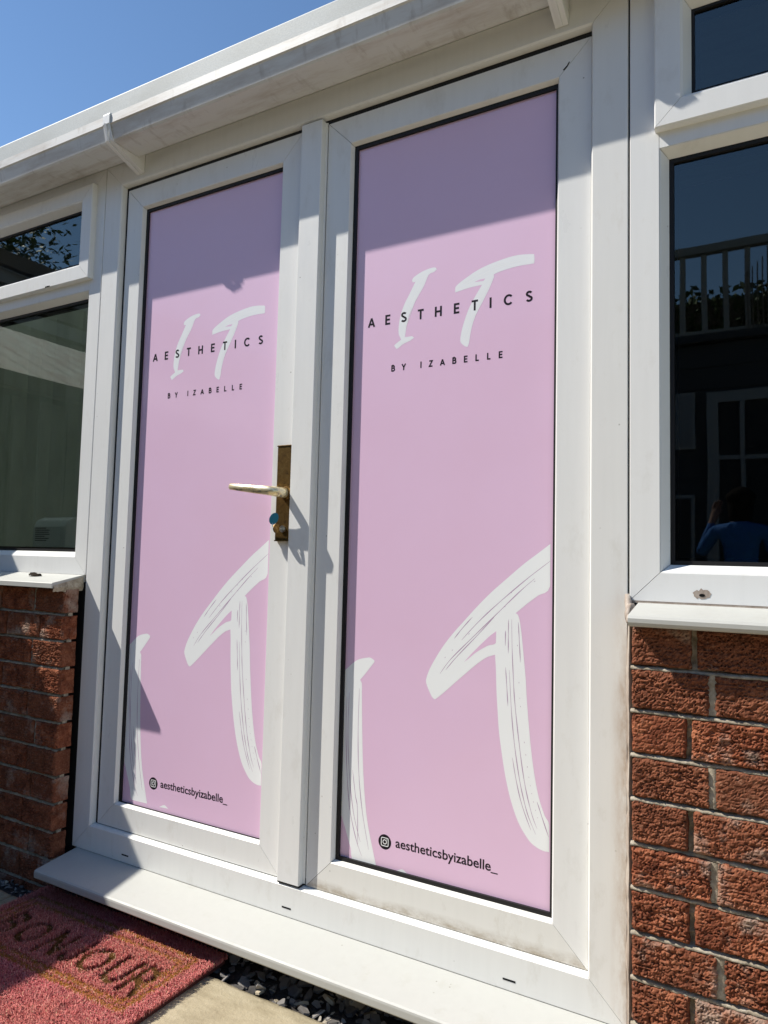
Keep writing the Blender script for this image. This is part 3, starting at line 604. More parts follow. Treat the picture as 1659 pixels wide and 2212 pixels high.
# handle
hp = part_box('handle_plate', MAT['aged_brass'], dl, -1.1060, -1.0640, .0060, YS-.0005, .0445, .2785, bevel=.0015)
for z0, z1 in ((.2785, .2815), (.0415, .0445)): part_box('plate_end', MAT['aged_brass'], hp, -1.1070, -1.0630, .0045, YS-.0006, z0, z1, bevel=.0006)
MB().tube([(-1.0735, .008, .1605), (-1.0735, .002, .1605), (-1.0735, -.002, .1605)], [.0165, .0165, .0145], 24).build('collar', MAT['aged_brass'], dl, smooth=False)
lv = [(-1.0730, .004, .1605), (-1.0730, -.016, .1605), (-1.0740, -.030, .1607), (-1.0800, -.040, .1614), (-1.0920, -.0445, .1628), (-1.1150, -.0460, .1652), (-1.1450, -.0460, .1685), (-1.1800, -.0455, .1725), (-1.2110, -.0450, .1760), (-1.2128, -.0450, .1762)]
MB().tube(lv, [.0125, .0125, .0124, .0120, .0114, .0108, .0102, .0090, .0080, .0068], 16, flat=.8).build('lever', MAT['worn_brass'], dl, smooth=True)
MB().tube([(-1.0810, .009, .0720), (-1.0810, .002, .0720)], .0085, 18).build('lock_barrel', MAT['nickel'], dl)
# key with split ring and teal tag hanging out of the lock
ky = empty('key', -1.081, .002, .072, 'small key in the brass lock with a teal tag on its ring', 'key')
MB().box(-1.0822, -1.0798, -.014, .002, .0690, .0750).build('key_blade', MAT['nickel'], ky)
MB().tube([(-1.0822+.0001, -.0215, .0720), (-1.0797, -.0215, .0720)], .0115, 20).build('key_bow', MAT['aged_brass'], ky)
rp = [(-1.081+.0008*math.sin(a*2), -.0300+.0060*math.cos(a), .0800+.0080*math.sin(a)) for a in [i*2*math.pi/24 for i in range(25)]]
MB().tube(rp, .0009, 6, cap=False).build('split_ring', MAT['nickel'], ky, smooth=True)
mb = MB(); n = 22
u_ = Vector((.78, .62, 0)); n_ = Vector((.62, -.78, 0)); w_ = (Vector((0, 0, 1))+u_*.45).normalized(); s_ = (u_-w_*.4).normalized()
P = [Vector((-1.0800, -.0330, .0950))+s_*.0105*math.cos(a)+w_*.0150*math.sin(a) for a in [i*2*math.pi/n for i in range(n)]]
mb.add([tuple(q+n_*.0012) for q in P]+[tuple(q-n_*.0012) for q in P], [tuple(range(n)), tuple(range(n, 2*n))[::-1]]+[(i, n+i, n+(i+1) % n, (i+1) % n) for i in range(n)])
mb.build('tag', MAT['teal_plastic'], ky)

# ---------------------------------------------------------------- windows
def window(x0, x1, jw, bw, opx0, opx1, ow, label, sill_x0, sill_x1, sillp):
    wd = empty('window', (x0+x1)/2, 0, -.105, label, 'window')
    zt = .8065+jw
    p1 = [(0, .06), (0, .0012), (.0012, 0), (jw-.001, 0), (jw, .001), (jw, .06)]
    mitred(wd, x0, x1, -.0640, 1.178, p1, MAT['white_upvc'], ('jamb', 'jamb', 'head', 'bottom_rail'))
    part_box('transom', MAT['white_upvc'], wd, x0+jw+.0003, x1-jw-.0003, .0003, .06, .8065, zt)
    p0 = [(.0003, .0500), (.0003, .0012), (.002, .0022), (.0145, .023), (.0145, .0500)]
    mitred(wd, x0+jw, x1-jw, -.064+jw, .8065, p0, MAT['white_upvc'], ('glazing_bead', 'glazing_bead'))
    i = jw+.013; ring(wd, 'gasket', MAT['black_rubber'], x0+i, x1-i, -.064+i, zt-i, .0095, .0245, .036)
    pane(wd, x0+i+.004, x1-i-.004, -.064+i+.004, zt-i-.004, .031)
    ring(wd, 'spacer_bar', MAT['black_rubber'], x0+i+.003, x1-i-.003, -.064+i+.003, zt-i-.003, .012, .042, .052)
    p3 = [(0, .04), (0, -.0155), (.0025, -.018), (ow-.002, -.018), (ow, -.016), (ow+.002, -.0155), (ow+.0150, .006), (ow+.0150, .04)]
    q = mitred(wd, opx0, opx1, .8375, 1.1355, p3, MAT['white_upvc'], ('opener_stile', 'opener_stile', 'opener_rail', 'opener_rail'))
    i = ow+.0135; ring(wd, 'gasket', MAT['black_rubber'], opx0+i, opx1-i, .8375+i, 1.1355-i, .0070, .0075, .018)
    pane(wd, opx0+i+.004, opx1-i-.004, .8375+i+.004, 1.1355-i-.004, .0135)
    ring(wd, 'spacer_bar', MAT['black_rubber'], opx0+i+.003, opx1-i-.003, .8375+i+.003, 1.1355-i-.003, .011, .024, .034)
    MB().extr_x(sillp, sill_x0, sill_x1).build('sill', MAT['cill_upvc'], wd)
    return wd, q
sp_l = [(.05, -.0625), (-.002, -.0640), (-.103, -.0855), (-.105, -.0875), (-.105, -.1000), (-.103, -.1012), (-.100, -.1012), (-.098, -.0970), (-.06, -.0925), (.05, -.0800)]
sp_r = [(.05, -.0650), (-.002, -.0668), (-.097, -.0830), (-.103, -.0850), (-.1065, -.0895), (-.1065, -.0965), (-.1035, -.1020), (-.098, -.1040), (-.094, -.1000), (-.06, -.0960), (.05, -.0850)]
wL, qL = window(-3.0, -1.7980, .0530, .053, -2.950, -1.8360, .0460, 'white plastic window left of the doors, reflecting leaves and a pale roof', -3.05, -1.8045, sp_l)
wR, qR = window(-.2563, 1.1, .0545, .055, -.2085, 1.06, .0490, 'white plastic window right of the doors with dark reflecting glass', -.2400, 1.3, sp_r)
for o in [c for c in wL.children if c.name.startswith('bottom_rail')]: pass
MB().box(-2.040, -2.018, -.0186, -.0178, .8392, .8432).build('drain_slot', MAT['dark_void'], qL[3], fix=False)
# crumbling mortar under the end of the left sill
mb = MB(); n = 40
for k in range(n+1):
    y = -.100+.098*k/n; a = noise.noise(Vector((y*90, 0, 3)))*.004
    mb.v += [(-1.8035+a*.3, y, -.0905+(-.0655+.0905)*k/n-.003), (-1.8005+a, y, -.098+a), (-1.806+a, y, -.110-abs(a)*2)]
for k in range(n):
    for i in range(2): mb.f.append((3*k+i, 3*k+i+1, 3*k+i+4, 3*k+i+3))
mb.mi = [0]*len(mb.f); mb.build('mortar_bead', MAT['mortar'], wL, fix=False)
# drain hole with the scar of a lost cover on the right window's bottom rail
cx, cz = -.1309, -.0480
brl = [c for c in wR.children if c.name.startswith('bottom_rail')][0]
mb = MB(); n = 26; mb.add([(cx+(.0150+.004*noise.noise(Vector((k*.9, 3, 1))))*math.cos(k*2*math.pi/n), -.0005, cz+.0015+(.0085+.004*noise.noise(Vector((k*.8, 7, 1))))*math.sin(k*2*math.pi/n)) for k in range(n)], [tuple(range(n))])
mb.build('scar', MAT['sealant'], brl, fix=False)
mb = MB(); mb.add([(cx+.0052*math.cos(k*math.pi/8)*(1.0 if abs(math.cos(k*math.pi/8)) < .8 else .95), -.0010, cz-.0005+.0028*math.sin(k*math.pi/8)) for k in range(16)], [tuple(range(16))])
mb.build('drain_hole', MAT['dark_void'], brl, fix=False)
# sealant smears in the corner where frame, sill and brick meet
mb = MB(); mb.tube([(-.2600, -.004, -.052), (-.2570, -.010, -.066), (-.2520, -.030, -.078), (-.2450, -.062, -.090), (-.2430, -.090, -.098)], [.004, .007, .006, .005, .003], 8)
for v in range(len(mb.v)):
    q = noise.noise_vector(Vector(mb.v[v])*160)*.0016; mb.v[v] = tuple(Vector(mb.v[v])+q)
mb.build('sealant_smear', MAT['sealant'], wR, smooth=True)
mb = MB(); n = 14
for j in range(n//2+1):
    for i in range(n):
        a = 2*math.pi*i/n; e = -math.pi/2+math.pi*j/(n//2); q = Vector((-.2485+math.cos(a)*math.cos(e)*.0088, -.028+math.sin(a)*math.cos(e)*.036, -.0880+math.sin(e)*.021))
        mb.v.append(tuple(q+noise.noise_vector(q*140)*.0022))
for j in range(n//2):
    for i in range(n): mb.f.append((j*n+i, j*n+(i+1) % n, (j+1)*n+(i+1) % n, (j+1)*n+i))
mb.mi = [0]*len(mb.f); mb.build('sealant_lump', MAT['sealant'], wR, smooth=True, fix=False)
part_box('sealant_line', MAT['sealant'], wR, -.252, 1.1, -.0015, .002, -.0672, -.0643)

wp = empty('wall_panel', -4, 0, -.1, 'plain white plastic wall panel beyond the left window', 'panel')
for k in range(5): part_box('board', MAT['white_upvc'], wp, -5.0+.4*k+.001, -5.0+.4*k+.399 if k < 4 else -3.003, .0 , .05, -.100, 1.178)
# inner side: a dim room behind the glass
tag(MB().box(-3.3, -1.285, 2.9, 3.0, -.95, 2.22).build('room_wall', MAT['room_paint']), kind='structure')
tag(MB().box(-1.285, 1.5, 2.9, 3.0, -.95, 2.22).build('room_wall', MAT['dim_interior']), kind='structure')
tag(MB().extr_x([(.065, -.95), (.065, 1.33), (2.9, 2.20), (2.9, -.95)], -1.269, -1.255).build('room_wall', MAT['dim_interior']), kind='structure')  # added partition, shuts the bright left half off from the right window
tag(MB().extr_x([(.065, -.95), (.065, 1.33), (2.9, 2.20), (2.9, -.95)], -1.30, -1.27).build('room_wall', [MAT['room_paint']]), kind='structure')  # left face of the same added partition
for xa in (-3.395, 1.505): tag(MB().extr_x([(.065, -.95), (.065, 1.33), (2.9, 2.20), (2.9, -.95)], xa, xa+.09).build('room_wall', MAT['room_paint' if xa < 0 else 'dim_interior']), kind='structure')
tag(MB().box(-3.3, -1.285, .06, 2.9, -.96, -.90).build('room_floor', MAT['room_floor']), kind='structure')
tag(MB().box(-1.285, 1.5, .06, 2.9, -.96, -.90).build('room_floor', MAT['dim_interior']), kind='structure')
tag(MB().box(-3.3, -1.80, .055, .30, -.030, .004).build('window_board', MAT['room_paint']), kind='structure')
tag(MB().box(-3.0, -1.80, .085, .105, .868, 1.178).build('dark_backing', MAT['dim_interior']), 'added dark board behind the upper left pane, so its reflections show', 'dark_backing')  # added dark backing, keeps the bright room from washing out the reflections
vb = empty('vertical_blind', -2.35, .367, 1.10, 'pale vertical slat blind hanging inside the left window', 'blind')
part_box('head_rail', MAT['room_paint'], vb, -3.05, -1.42, .345, .39, 1.095, 1.135)
for k in range(20):
    x = -3.02+.08*k; a = .85+random.uniform(-.12, .12); w = .036
    mb = MB(); P = [(x+t*w*math.cos(a), 0.367+t*w*math.sin(a)-.006*(1-t*t)) for t in (-1, -.5, 0, .5, 1)]
    mb.add([(q[0], q[1], z) for z in (.02, 1.094) for q in P]+[(q[0], q[1]+.0012, z) for z in (.02, 1.094) for q in P], [(i, i+1, i+6, i+5) for i in range(4)]+[(10+i, 15+i, 16+i, 11+i) for i in range(4)])
    mb.build('slat', MAT['blind_cloth'], vb, fix=False, smooth=True)
can = empty('plastic_canister', -2.12, .17, .004, 'translucent white plastic canister standing inside the left window', 'canister')
cb = MB().extr_x([(.10, .004), (.10, .085), (.112, .108), (.135, .118), (.215, .118), (.235, .105), (.24, .09), (.24, .004)], -2.205, -2.035).build('body', MAT['can_plastic'], can, bevel=.008)
MB().tube([(-2.07, .17, .117), (-2.07, .17, .145)], .018, 14).build('cap', MAT['room_paint'], can)
mb = MB()
for k, w in enumerate((.055, .075, .07, .075, .05, .072, .06)): mb.box(-2.190, -2.190+w, .0988, .0996, .079-.0068*k, .0815-.0068*k)
mb.build('label_print', MAT['can_label'], can, fix=False)

# dead leaf on the left sill
mb = MB(); nx, ny = 12, 5
for j in range(ny+1):
    for i in range(nx+1):
        u, v = i/nx, j/ny-.5; w = math.sin(math.pi*min(1, u*1.05))**.7
        q = noise.noise(Vector((u*5, v*6, 2)))
        mb.v.append((-2.006+.062*u, -.040+.020*v*w+.003*q, -.0712+.010*abs(q)+.006*w*(1-4*v*v)))
for j in range(ny):
    for i in range(nx): a = j*(nx+1)+i; mb.f.append((a, a+1, a+nx+2, a+nx+1))
mb.mi = [0]*len(mb.f)
tag(mb.build('dead_leaf', MAT['dead_leaf'], fix=False), 'curled dark dead leaf lying on the left window sill', 'leaf')
# ---------------------------------------------------------------- roof edge and gutter
gt = empty('gutter', -1, -.07, 1.15, 'stained white plastic gutter running above doors and windows', 'gutter')
gp = [(-.128, 1.2275), (-.1285, 1.2025), (-.1245, 1.1995), (-.1145, 1.1625), (-.110, 1.1580), (-.026, 1.1580), (-.0225, 1.162), (-.0225, 1.25), (-.026, 1.25), (-.026, 1.1625), (-.108, 1.1625), (-.1115, 1.166), (-.1215, 1.204), (-.1225, 1.2275)]
MB().extr_x(gp, -5.0, 1.6).build('trough', MAT['gutter_plastic'], gt)
def bracket(x):
    w = .0135
    br = MB().extr_x([(-.0235, 1.1785), (-.0012, 1.1785), (-.0012, 1.1215), (-.0050, 1.1205), (-.1155, 1.1560), (-.1200, 1.1600), (-.1300, 1.1985), (-.1325, 1.2015), (-.1325, 1.2270), (-.1295, 1.2325), (-.1215, 1.2325), (-.1215, 1.2285), (-.1288, 1.2280), (-.1292, 1.2020), (-.1152, 1.1612), (-.1105, 1.1568), (-.0235, 1.1568)], x-w, x+w).build('bracket', MAT['white_upvc'], gt)
    MB().extr_x([(-.1155, 1.1545), (-.1200, 1.1590), (-.1325, 1.2015), (-.1360, 1.2010), (-.1235, 1.1580), (-.1180, 1.1525), (-.0080, 1.1175), (-.0080, 1.1196)], x-.003, x+.003).build('rib', MAT['white_upvc'], br)
for x in (-1.643, -.392, -2.90, -4.15): bracket(x)
eb = empty('roof', -1, .5, 1.18, 'shallow lean-to roof with weathered white eaves trim above the gutter', 'roof')
MB().extr_x([(-.098, 1.205), (-.100, 1.3010), (-.0985, 1.3045), (-.090, 1.3085), (-.02, 1.325), (-.02, 1.205)], -5.02, 1.62).build('eaves_trim', MAT['weathered_trim'], eb)
MB().extr_x([(.062, 1.179), (-.0195, 1.179), (-.0195, 1.33), (.062, 1.35)], -5.00, 1.60).build('eaves_beam', MAT['white_upvc'], eb)
MB().extr_x([(-.018, 1.330), (-.018, 1.348), (3.1, 2.30), (3.1, 2.26)], -1.27, 1.62).build('roof_sheet', MAT['weathered_trim'], eb)
MB().add([(x, y, z) for x in (-5.02, -1.272) for y, z in ((-.018, 1.340), (3.1, 2.28))], [(0, 2, 3, 1)]).build('added_roof_glazing', MAT['polycarbonate'], eb, fix=False)  # left half made translucent, an addition to brighten the room and blind

# ---------------------------------------------------------------- door mat
MX0, MX1, MY0, MY1, MZ = -1.800, -1.143, -.500, -.068, -.936
mt = empty('doormat', -1.47, -.28, -.945, 'faded pink coir doormat printed BONJOUR, half in shade by the threshold', 'doormat')
part_box('backing', MAT['coir_backing'], mt, MX0+.004, MX1-.004, MY0+.004, MY1-.004, -.9445, MZ-.0015)
NF = 115000
X = rng.uniform(MX0, MX1, NF); Y = rng.uniform(MY0, MY1, NF)
d_txt = np.full(NF, 9.); d_bor = np.full(NF, 9.); d_stud = np.full(NF, 9.)
def seg_d(X, Y, a, b):
    ax, ay = a; bx, by = b; dx, dy = bx-ax, by-ay; t = np.clip(((X-ax)*dx+(Y-ay)*dy)/(dx*dx+dy*dy+1e-12), 0, 1)
    return np.hypot(X-ax-t*dx, Y-ay-t*dy)
for c, cx in zip('BONJOUR', (-1.697, -1.612, -1.520, -1.452, -1.385, -1.303, -1.236)):
    w, st = GLYPH[c]; hh = .098
    for s in st:
        q = [(cx+(a-w/2)*hh*.84, -.289+b_*hh) for a, b_ in s]
        for a, b_ in zip(q[:-1], q[1:]): d_txt = np.minimum(d_txt, seg_d(X, Y, a, b_))
for (xa, xb, ya, yb) in ((-1.765, -1.190, -.338, -.118), (-1.738, -1.212, -.318, -.146)):
    for a, b_ in (((xa, ya), (xb, ya)), ((xb, ya), (xb, yb)), ((xb, yb), (xa, yb)), ((xa, yb), (xa, ya))): d_bor = np.minimum(d_bor, seg_d(X, Y, a, b_))
for (sx_, sy_) in ((-1.627, -.087), (-1.477, -.0917), (-1.4503, -.386), (-1.299, -.3865), (-1.173, -.2276), (-1.3615, -.4637), (-1.1732, -.0985), (-1.7806, -.0887), (-1.60, -.386), (-1.56, -.4637)):
    d_stud = np.minimum(d_stud, np.hypot(X-sx_, (Y-sy_)*1.2))
jit = rng.normal(0, .0012, NF)
intxt = (d_txt+jit) < .0102; inbor = (d_bor+jit*1.6) < .0085; stud = (d_stud+jit) < .0075
clump = np.array([noise.noise(Vector((x*38, y*38, 1.5))) for x, y in zip(X, Y)]); wear = np.array([noise.noise(Vector((x*7, y*7, 8.5))) for x, y in zip(X, Y)])
ln = rng.uniform(.009, .017, NF)+.003*clump
stray = rng.random(NF) < .03; ln = np.where(stray, ln*1.7, ln)
ht = np.where(intxt, .0035, np.where(stud, .002, np.where(inbor, .0080, .0115+.0022*clump))); ht = np.where(stray & ~intxt & ~stud, ht*1.35, ht)
ang = rng.uniform(0, 2*np.pi, NF); wid = rng.uniform(.0007, .0014, NF)
lean = np.sqrt(np.maximum(ln**2-ht**2, 1e-7))
ex = X+np.cos(ang)*lean*.8; ey = Y+np.sin(ang)*lean*.8
ex = np.clip(ex, MX0-.006, MX1+.006); ey = np.clip(ey, MY0-.006, MY1+.006)
zb = np.where(intxt | stud, MZ-.001, MZ+.001)
mx_ = (X*.55+ex*.45); my_ = (Y*.55+ey*.45); mz_ = zb+ht*rng.uniform(.75, 1.05, NF); ez = zb+ht*rng.uniform(.45, 1.05, NF)
px, py = -np.sin(ang)*wid/2, np.cos(ang)*wid/2
V = np.empty((NF, 5, 3))
V[:, 0] = np.stack([X-px, Y-py, zb], 1); V[:, 1] = np.stack([X+px, Y+py, zb], 1); V[:, 2] = np.stack([mx_+px, my_+py, mz_], 1); V[:, 3] = np.stack([mx_-px, my_-py, mz_], 1); V[:, 4] = np.stack([ex, ey, ez], 1)
pink = np.array([.54, .14, .15]); pale = np.array([.76, .35, .31]); red = np.array([.52, .09, .115]); brown = np.array([.30, .125, .022]); dbrown = np.array([.105, .048, .012]); straw = np.array([.62, .43, .27])
r_ = rng.random(NF)[:, None]; Cc = pink*(1-r_)+np.where(rng.random(NF)[:, None] < .5, pale, red)*r_
wf = np.clip(.5+wear*1.2, 0, 1)[:, None]*.45; Cc = Cc*(1-wf)+np.array([.56, .20, .14])*wf
inside = ((X > -1.765) & (X < -1.19) & (Y > -.338) & (Y < -.118))[:, None]; Cc = np.where(inside, Cc*.86+np.array([.03, .018, .0]), Cc)
bm_ = np.where(rng.random(NF) < .78, 1, 0)[:, None]
Cc = np.where(inbor[:, None] & (bm_ > 0), brown*(.7+.7*r_), Cc); Cc = np.where(intxt[:, None], dbrown*(.6+.9*r_), Cc); Cc = np.where(stud[:, None], np.array([.03, .02, .018]), Cc)
Cc = np.where((rng.random(NF) < .02)[:, None], straw, Cc)
off = root_loc(mt); V = V.reshape(-1, 3)-np.array([off.x, off.y, off.z-ZO])
me = bpy.data.meshes.new('pile'); base = (np.arange(NF)*5)[:, None]
nl = NF*7; me.vertices.add(NF*5); me.vertices.foreach_set('co', V.ravel())
li = np.concatenate([base+np.array([0, 1, 2, 3]), base+np.array([3, 2, 4])], 1).ravel()
me.loops.add(nl); me.loops.foreach_set('vertex_index', li.astype(np.int32))
me.polygons.add(NF*2); ls = (np.arange(NF)*7)[:, None]+np.array([0, 4]); me.polygons.foreach_set('loop_start', ls.ravel().astype(np.int32))
me.update(calc_edges=True); me.validate()
ca = me.color_attributes.new('col', 'FLOAT_COLOR', 'POINT'); rgba = np.ones((NF*5, 4)); rgba[:, :3] = np.repeat(Cc, 5, 0); ca.data.foreach_set('color', rgba.ravel())
pile = link_mesh('pile', me, MAT['coir'], mt); tag(pile, kind='stuff')

# ================================================================ what the glass mirrors, built where it stands
def simple(name, color, rough=.8, **k): return material(name, color, rough, **k)[0]
simple('shed_timber', (.16, .12, .085), .9); simple('dark_cladding', (.018, .020, .026), .7); simple('white_paint', (.22, .23, .24), .6); simple('deck_timber', (.34, .31, .28), .85); simple('poster_board', (.16, .17, .19), .6); simple('house_render', (.20, .17, .15), .9)
m, nt, b = material('lichen_sheet', (.45, .45, .40), .9, .1)
f = noise_tex(nt, world_pos(nt), 9, 7, .7); f2 = noise_tex(nt, world_pos(nt), 45, 5, .7)
L(nt, mix(nt, ramp(nt, f2, [(.55, g3(0)), (.75, g3(.4))]), ramp(nt, f, [(.35, (.66, .50, .43)), (.65, (.78, .78, .68))]), (.16, .16, .13)), b.inputs['Base Color'])
m, nt, b = material('leaf_green', (.05, .09, .03), .6, .3)
oi = N(nt, 'NewGeometry'); L(nt, ramp(nt, oi.outputs['Random Per Island'], [(0, (.025, .05, .012)), (.6, (.055, .10, .03)), (1, (.10, .15, .045))]), b.inputs['Base Color'])
material('bark', (.09, .07, .05), .95)
# shed to the left whose eave throws the slanting shade over wall, cill and mat
sh = empty('garden_shed', -3.4, -1.9, -.985, 'timber garden shed with pale felted roof, mirrored in the left window', 'shed')
part_box('wall', MAT['shed_timber'], sh, -4.0, -2.86, -3.6, -.33, -.985, .66)
for k in range(24): part_box('board', MAT['shed_timber'], sh, -2.86, -2.842, -3.6+.136*k, -3.6+.136*k+.130, -.985, .66)
for k in range(24):
    y = -3.70+.148*k; mb = MB(); pr = [(0, .028), (.040, .028), (.060, .0285), (.095, .0285), (.140, .028), (.1478, .0295)]
    lo, hi = (-2.7600, .7390), (-3.98, 1.315)
    A = [(lo[0], y+a, lo[1]+h-.032) for a, h in pr]; B = [(hi[0], y+a, hi[1]+h-.032) for a, h in pr]; n = 6
    mb.add(A+B+[(x, yy, z-.012) for x, yy, z in A+B], [(i, i+1, n+i+1, n+i) for i in range(5)]+[(2*n+i, 3*n+i, 3*n+i+1, 2*n+i+1) for i in range(5)]+[(i, 2*n+i, 2*n+i+1, i+1) for i in range(5)]+[(n+i, n+i+1, 3*n+i+1, 3*n+i) for i in range(5)])
    mb.build('roof_sheet', MAT['lichen_sheet'], sh, fix=False)
part_box('eave_trim', MAT['shed_timber'], sh, -2.7592, -2.7450, -3.70, -.15, .676, .7380)
part_box('eave_batten', MAT['shed_timber'], sh, -2.90, -2.765, -3.69, -.16, .665, .708)
# taller neighbour behind the shed
gh = empty('neighbour_house', -6.6, -3, -.985, 'brown rendered house beyond the shed, mirrored in the left window', 'house')
part_box('wall', MAT['house_render'], gh, -8.2, -5.2, -6.5, -1.35, -.985, 2.10)
for k in range(5): part_box('fascia', MAT['deck_timber'] if k % 2 else MAT['shed_timber'], gh, -5.2+.01*k, -5.13+.02*k, -6.6, -1.30, 1.62+.13*k, 1.73+.13*k)
mb = MB(); mb.add([(-5.05, -6.7, 2.10), (-5.05, -1.25, 2.10), (-6.7, -1.25, 2.75), (-6.7, -6.7, 2.75), (-8.35, -1.25, 2.10), (-8.35, -6.7, 2.10)], [(0, 1, 2, 3), (3, 2, 4, 5), (0, 3, 5), (1, 4, 2)])
mb.build('roof', MAT['house_render'], gh)
# trees: tapered trunk, limbs, leaf-sized faces
def tree(x, y, z, h, rx, rz, nleaf, size, label, name='tree'):
    t = empty(name, x, y, z, label, 'tree')
    mb = MB(); mb.tube([(x, y, z), (x+.05, y+.03, z+h*.35), (x-.02, y, z+h*.62)], [.19, .14, .08], 9)
    tips = []
    for k in range(16):
        a = k*2.4; e = random.uniform(.1, 1.1); r = random.uniform(.45, .95)
        q = Vector((x+math.cos(a)*math.cos(e)*rx*r, y+math.sin(a)*math.cos(e)*rx*r, z+h-rz+math.sin(e)*rz*r*.9-.3*rz*(k % 3 == 0)))
        s_ = Vector((x, y, z+h*random.uniform(.3, .58))); mb.tube([s_, s_.lerp(q, .5)+Vector((0, 0, .15)), q], [.06, .04, .015], 6); tips.append(q)
    mb.build('trunk', MAT['bark'], t, smooth=True)
    v = []; f = []
    for k in range(nleaf):
        c = random.choice(tips); q = c+Vector((random.gauss(0, .30)*rx*.62, random.gauss(0, .30)*rx*.62, random.gauss(0, .26)*rz*.62))
        a, bb = random.uniform(0, 6.28), random.uniform(-1, 1); d = Vector((math.cos(a), math.sin(a), bb)).normalized(); s2 = d.cross(Vector((random.random()-.5, random.random()-.5, 1))).normalized()
        L1 = size*random.uniform(.7, 1.3); n = len(v); v += [tuple(q-d*L1), tuple(q+s2*L1*.45), tuple(q+d*L1), tuple(q-s2*L1*.45)]; f.append((n, n+1, n+2, n+3))
    mb = MB(); mb.v = v; mb.f = f; mb.mi = [0]*len(f); mb.build('crown', MAT['leaf_green'], t, fix=False)
tree(-9.9, -2.35, -.985, 6.6, 2.2, 1.9, 17000, .055, 'leafy tree beyond the shed, mirrored in the upper left window')
# garden room opposite, dark boards and white window
gr = empty('garden_room', 0, -5.6, -.985, 'dark boarded garden room mirrored in the right window', 'garden room')
part_box('wall', MAT['dark_cladding'], gr, -4.2, 3.2, -7.4, -5.03, -.985, 1.90)
for k in range(15): part_box('board', MAT['dark_cladding'], gr, -4.2, 3.2, -5.03, -5.012-.004*(k % 2), -.985+.192*k, -.985+.192*k+.184)
part_box('roof_edge', MAT['dark_cladding'], gr, -4.3, 3.3, -7.5, -4.95, 1.905, 1.97)
for x0, x1, z0, z1 in ((-.56, -.47, -.6, 1.47), (.62, .71, -.6, 1.47), (-.47, .62, 1.38, 1.47), (-.47, .62, -.6, -.51), (-.305, -.270, -.51, 1.38), (.06, .10, -.51, 1.38), (-.47, .62, .90, .935)):
    part_box('window_frame', MAT['white_paint'], gr, x0, x1, -5.01, -4.965 if z1-z0 > .2 or z0 > 1.3 or z0 < -.5 else -4.97, z0, z1)
part_box('window_pane', MAT['black_rubber'], gr, -.47, .62, -5.008, -4.995, -.51, 1.38)
nb = part_box('notice_board', MAT['white_paint'], gr, -.95, -.655, -5.01, -4.985, 1.00, 1.485); part_box('notice_panel', MAT['poster_board'], nb, -.92, -.685, -4.984, -4.980, 1.03, 1.455)
nb = part_box('notice_board', MAT['white_paint'], gr, -.95, -.655, -5.01, -4.985, .02, .62); part_box('notice_panel', MAT['black_rubber'], nb, -.92, -.685, -4.984, -4.980, .05, .59)
# raised deck with balustrade and hedge behind it
tc_ = empty('raised_deck', 0, -9, -.985, 'raised timber deck with balustrade mirrored high in the right window', 'deck')
part_box('retaining_wall', MAT['deck_timber'], tc_, -7, 6, -11, -8.05, -.985, 2.75)
part_box('top_rail', MAT['deck_timber'], tc_, -7, 6, -8.07, -7.96, 3.93, 4.03); part_box('bottom_rail', MAT['deck_timber'], tc_, -7, 6, -8.06, -7.98, 2.86, 2.94)
for k in range(53): part_box('baluster', MAT['deck_timber'], tc_, -7+.245*k, -7+.245*k+.062, -8.05, -7.99, 2.76, 3.925)
for k in range(10): part_box('cane', MAT['white_paint'] if 0 else MAT['shed_timber'], tc_, -.36+.055*k, -.345+.055*k, -7.95, -7.935, 2.3, 3.6+.05*k)
hd = empty('hedge', -1, -9.2, 2.75, 'dense clipped hedge behind the balustrade, mirrored in the right window', 'hedge')
v = []; f = []
for k in range(14000):
    q = Vector((random.uniform(-6.8, 5.8), random.uniform(-9.3, -8.25), random.uniform(2.75, 3.57+.05*math.sin(k))))
    d = Vector((random.gauss(0, 1), random.gauss(0, 1), random.gauss(0, 1))).normalized(); s2 = d.orthogonal().normalized(); n = len(v); r = .07
    v += [tuple(q-d*r), tuple(q+s2*r*.5), tuple(q+d*r), tuple(q-s2*r*.5)]; f.append((n, n+1, n+2, n+3))
mb = MB(); mb.v = v; mb.f = f; mb.mi = [0]*len(f); mb.build('foliage', MAT['leaf_green'], hd, fix=False)
part_box('woody_core', MAT['bark'], hd, -6.7, 5.7, -9.1, -8.45, 2.75, 3.48)

# ---------------------------------------------------------------- person standing in the garden, seen only in the glass
simple('blue_jacket', (.008, .10, .33), .85); simple('skin_tone', (.26, .135, .095), .7); simple('dark_jeans', (.03, .035, .05), .8); simple('dark_hair', (.010, .007, .006), .95, spec=.05); simple('eye_dark', (.02, .015, .015), .3)
nt = MAT['blue_jacket'].node_tree; b = nt.nodes['Principled BSDF']; bump(nt, b, noise_tex(nt, world_pos(nt, (1, 1, .5)), 14, 4), 1.0, .05)
PX, PY = -.26, -3.95
pe = empty('person', PX, PY, -.945, 'person in blue, one hand raised, mirrored at the foot of the right window', 'person')
J = {}; E_ = []
def jn(n, x, y, z, r, par=None):
    J[n] = (len(J), (PX+x, PY+y, z-.945), r)
    if par: E_.append((J[par][0], J[n][0]))
jn('pelvis', 0, 0, .82, (.135, .10)); jn('waist', 0, .01, .97, (.115, .085), 'pelvis'); jn('chest', 0, .01, 1.15, (.145, .10), 'waist'); jn('upper', 0, .0, 1.25, (.11, .075), 'chest')
jn('neck', 0, .012, 1.335, (.046, .046), 'upper'); jn('head0', 0, .035, 1.40, (.058, .068), 'neck'); jn('head1', 0, .035, 1.475, (.070, .084), 'head0'); jn('head2', 0, .025, 1.53, (.046, .054), 'head1')
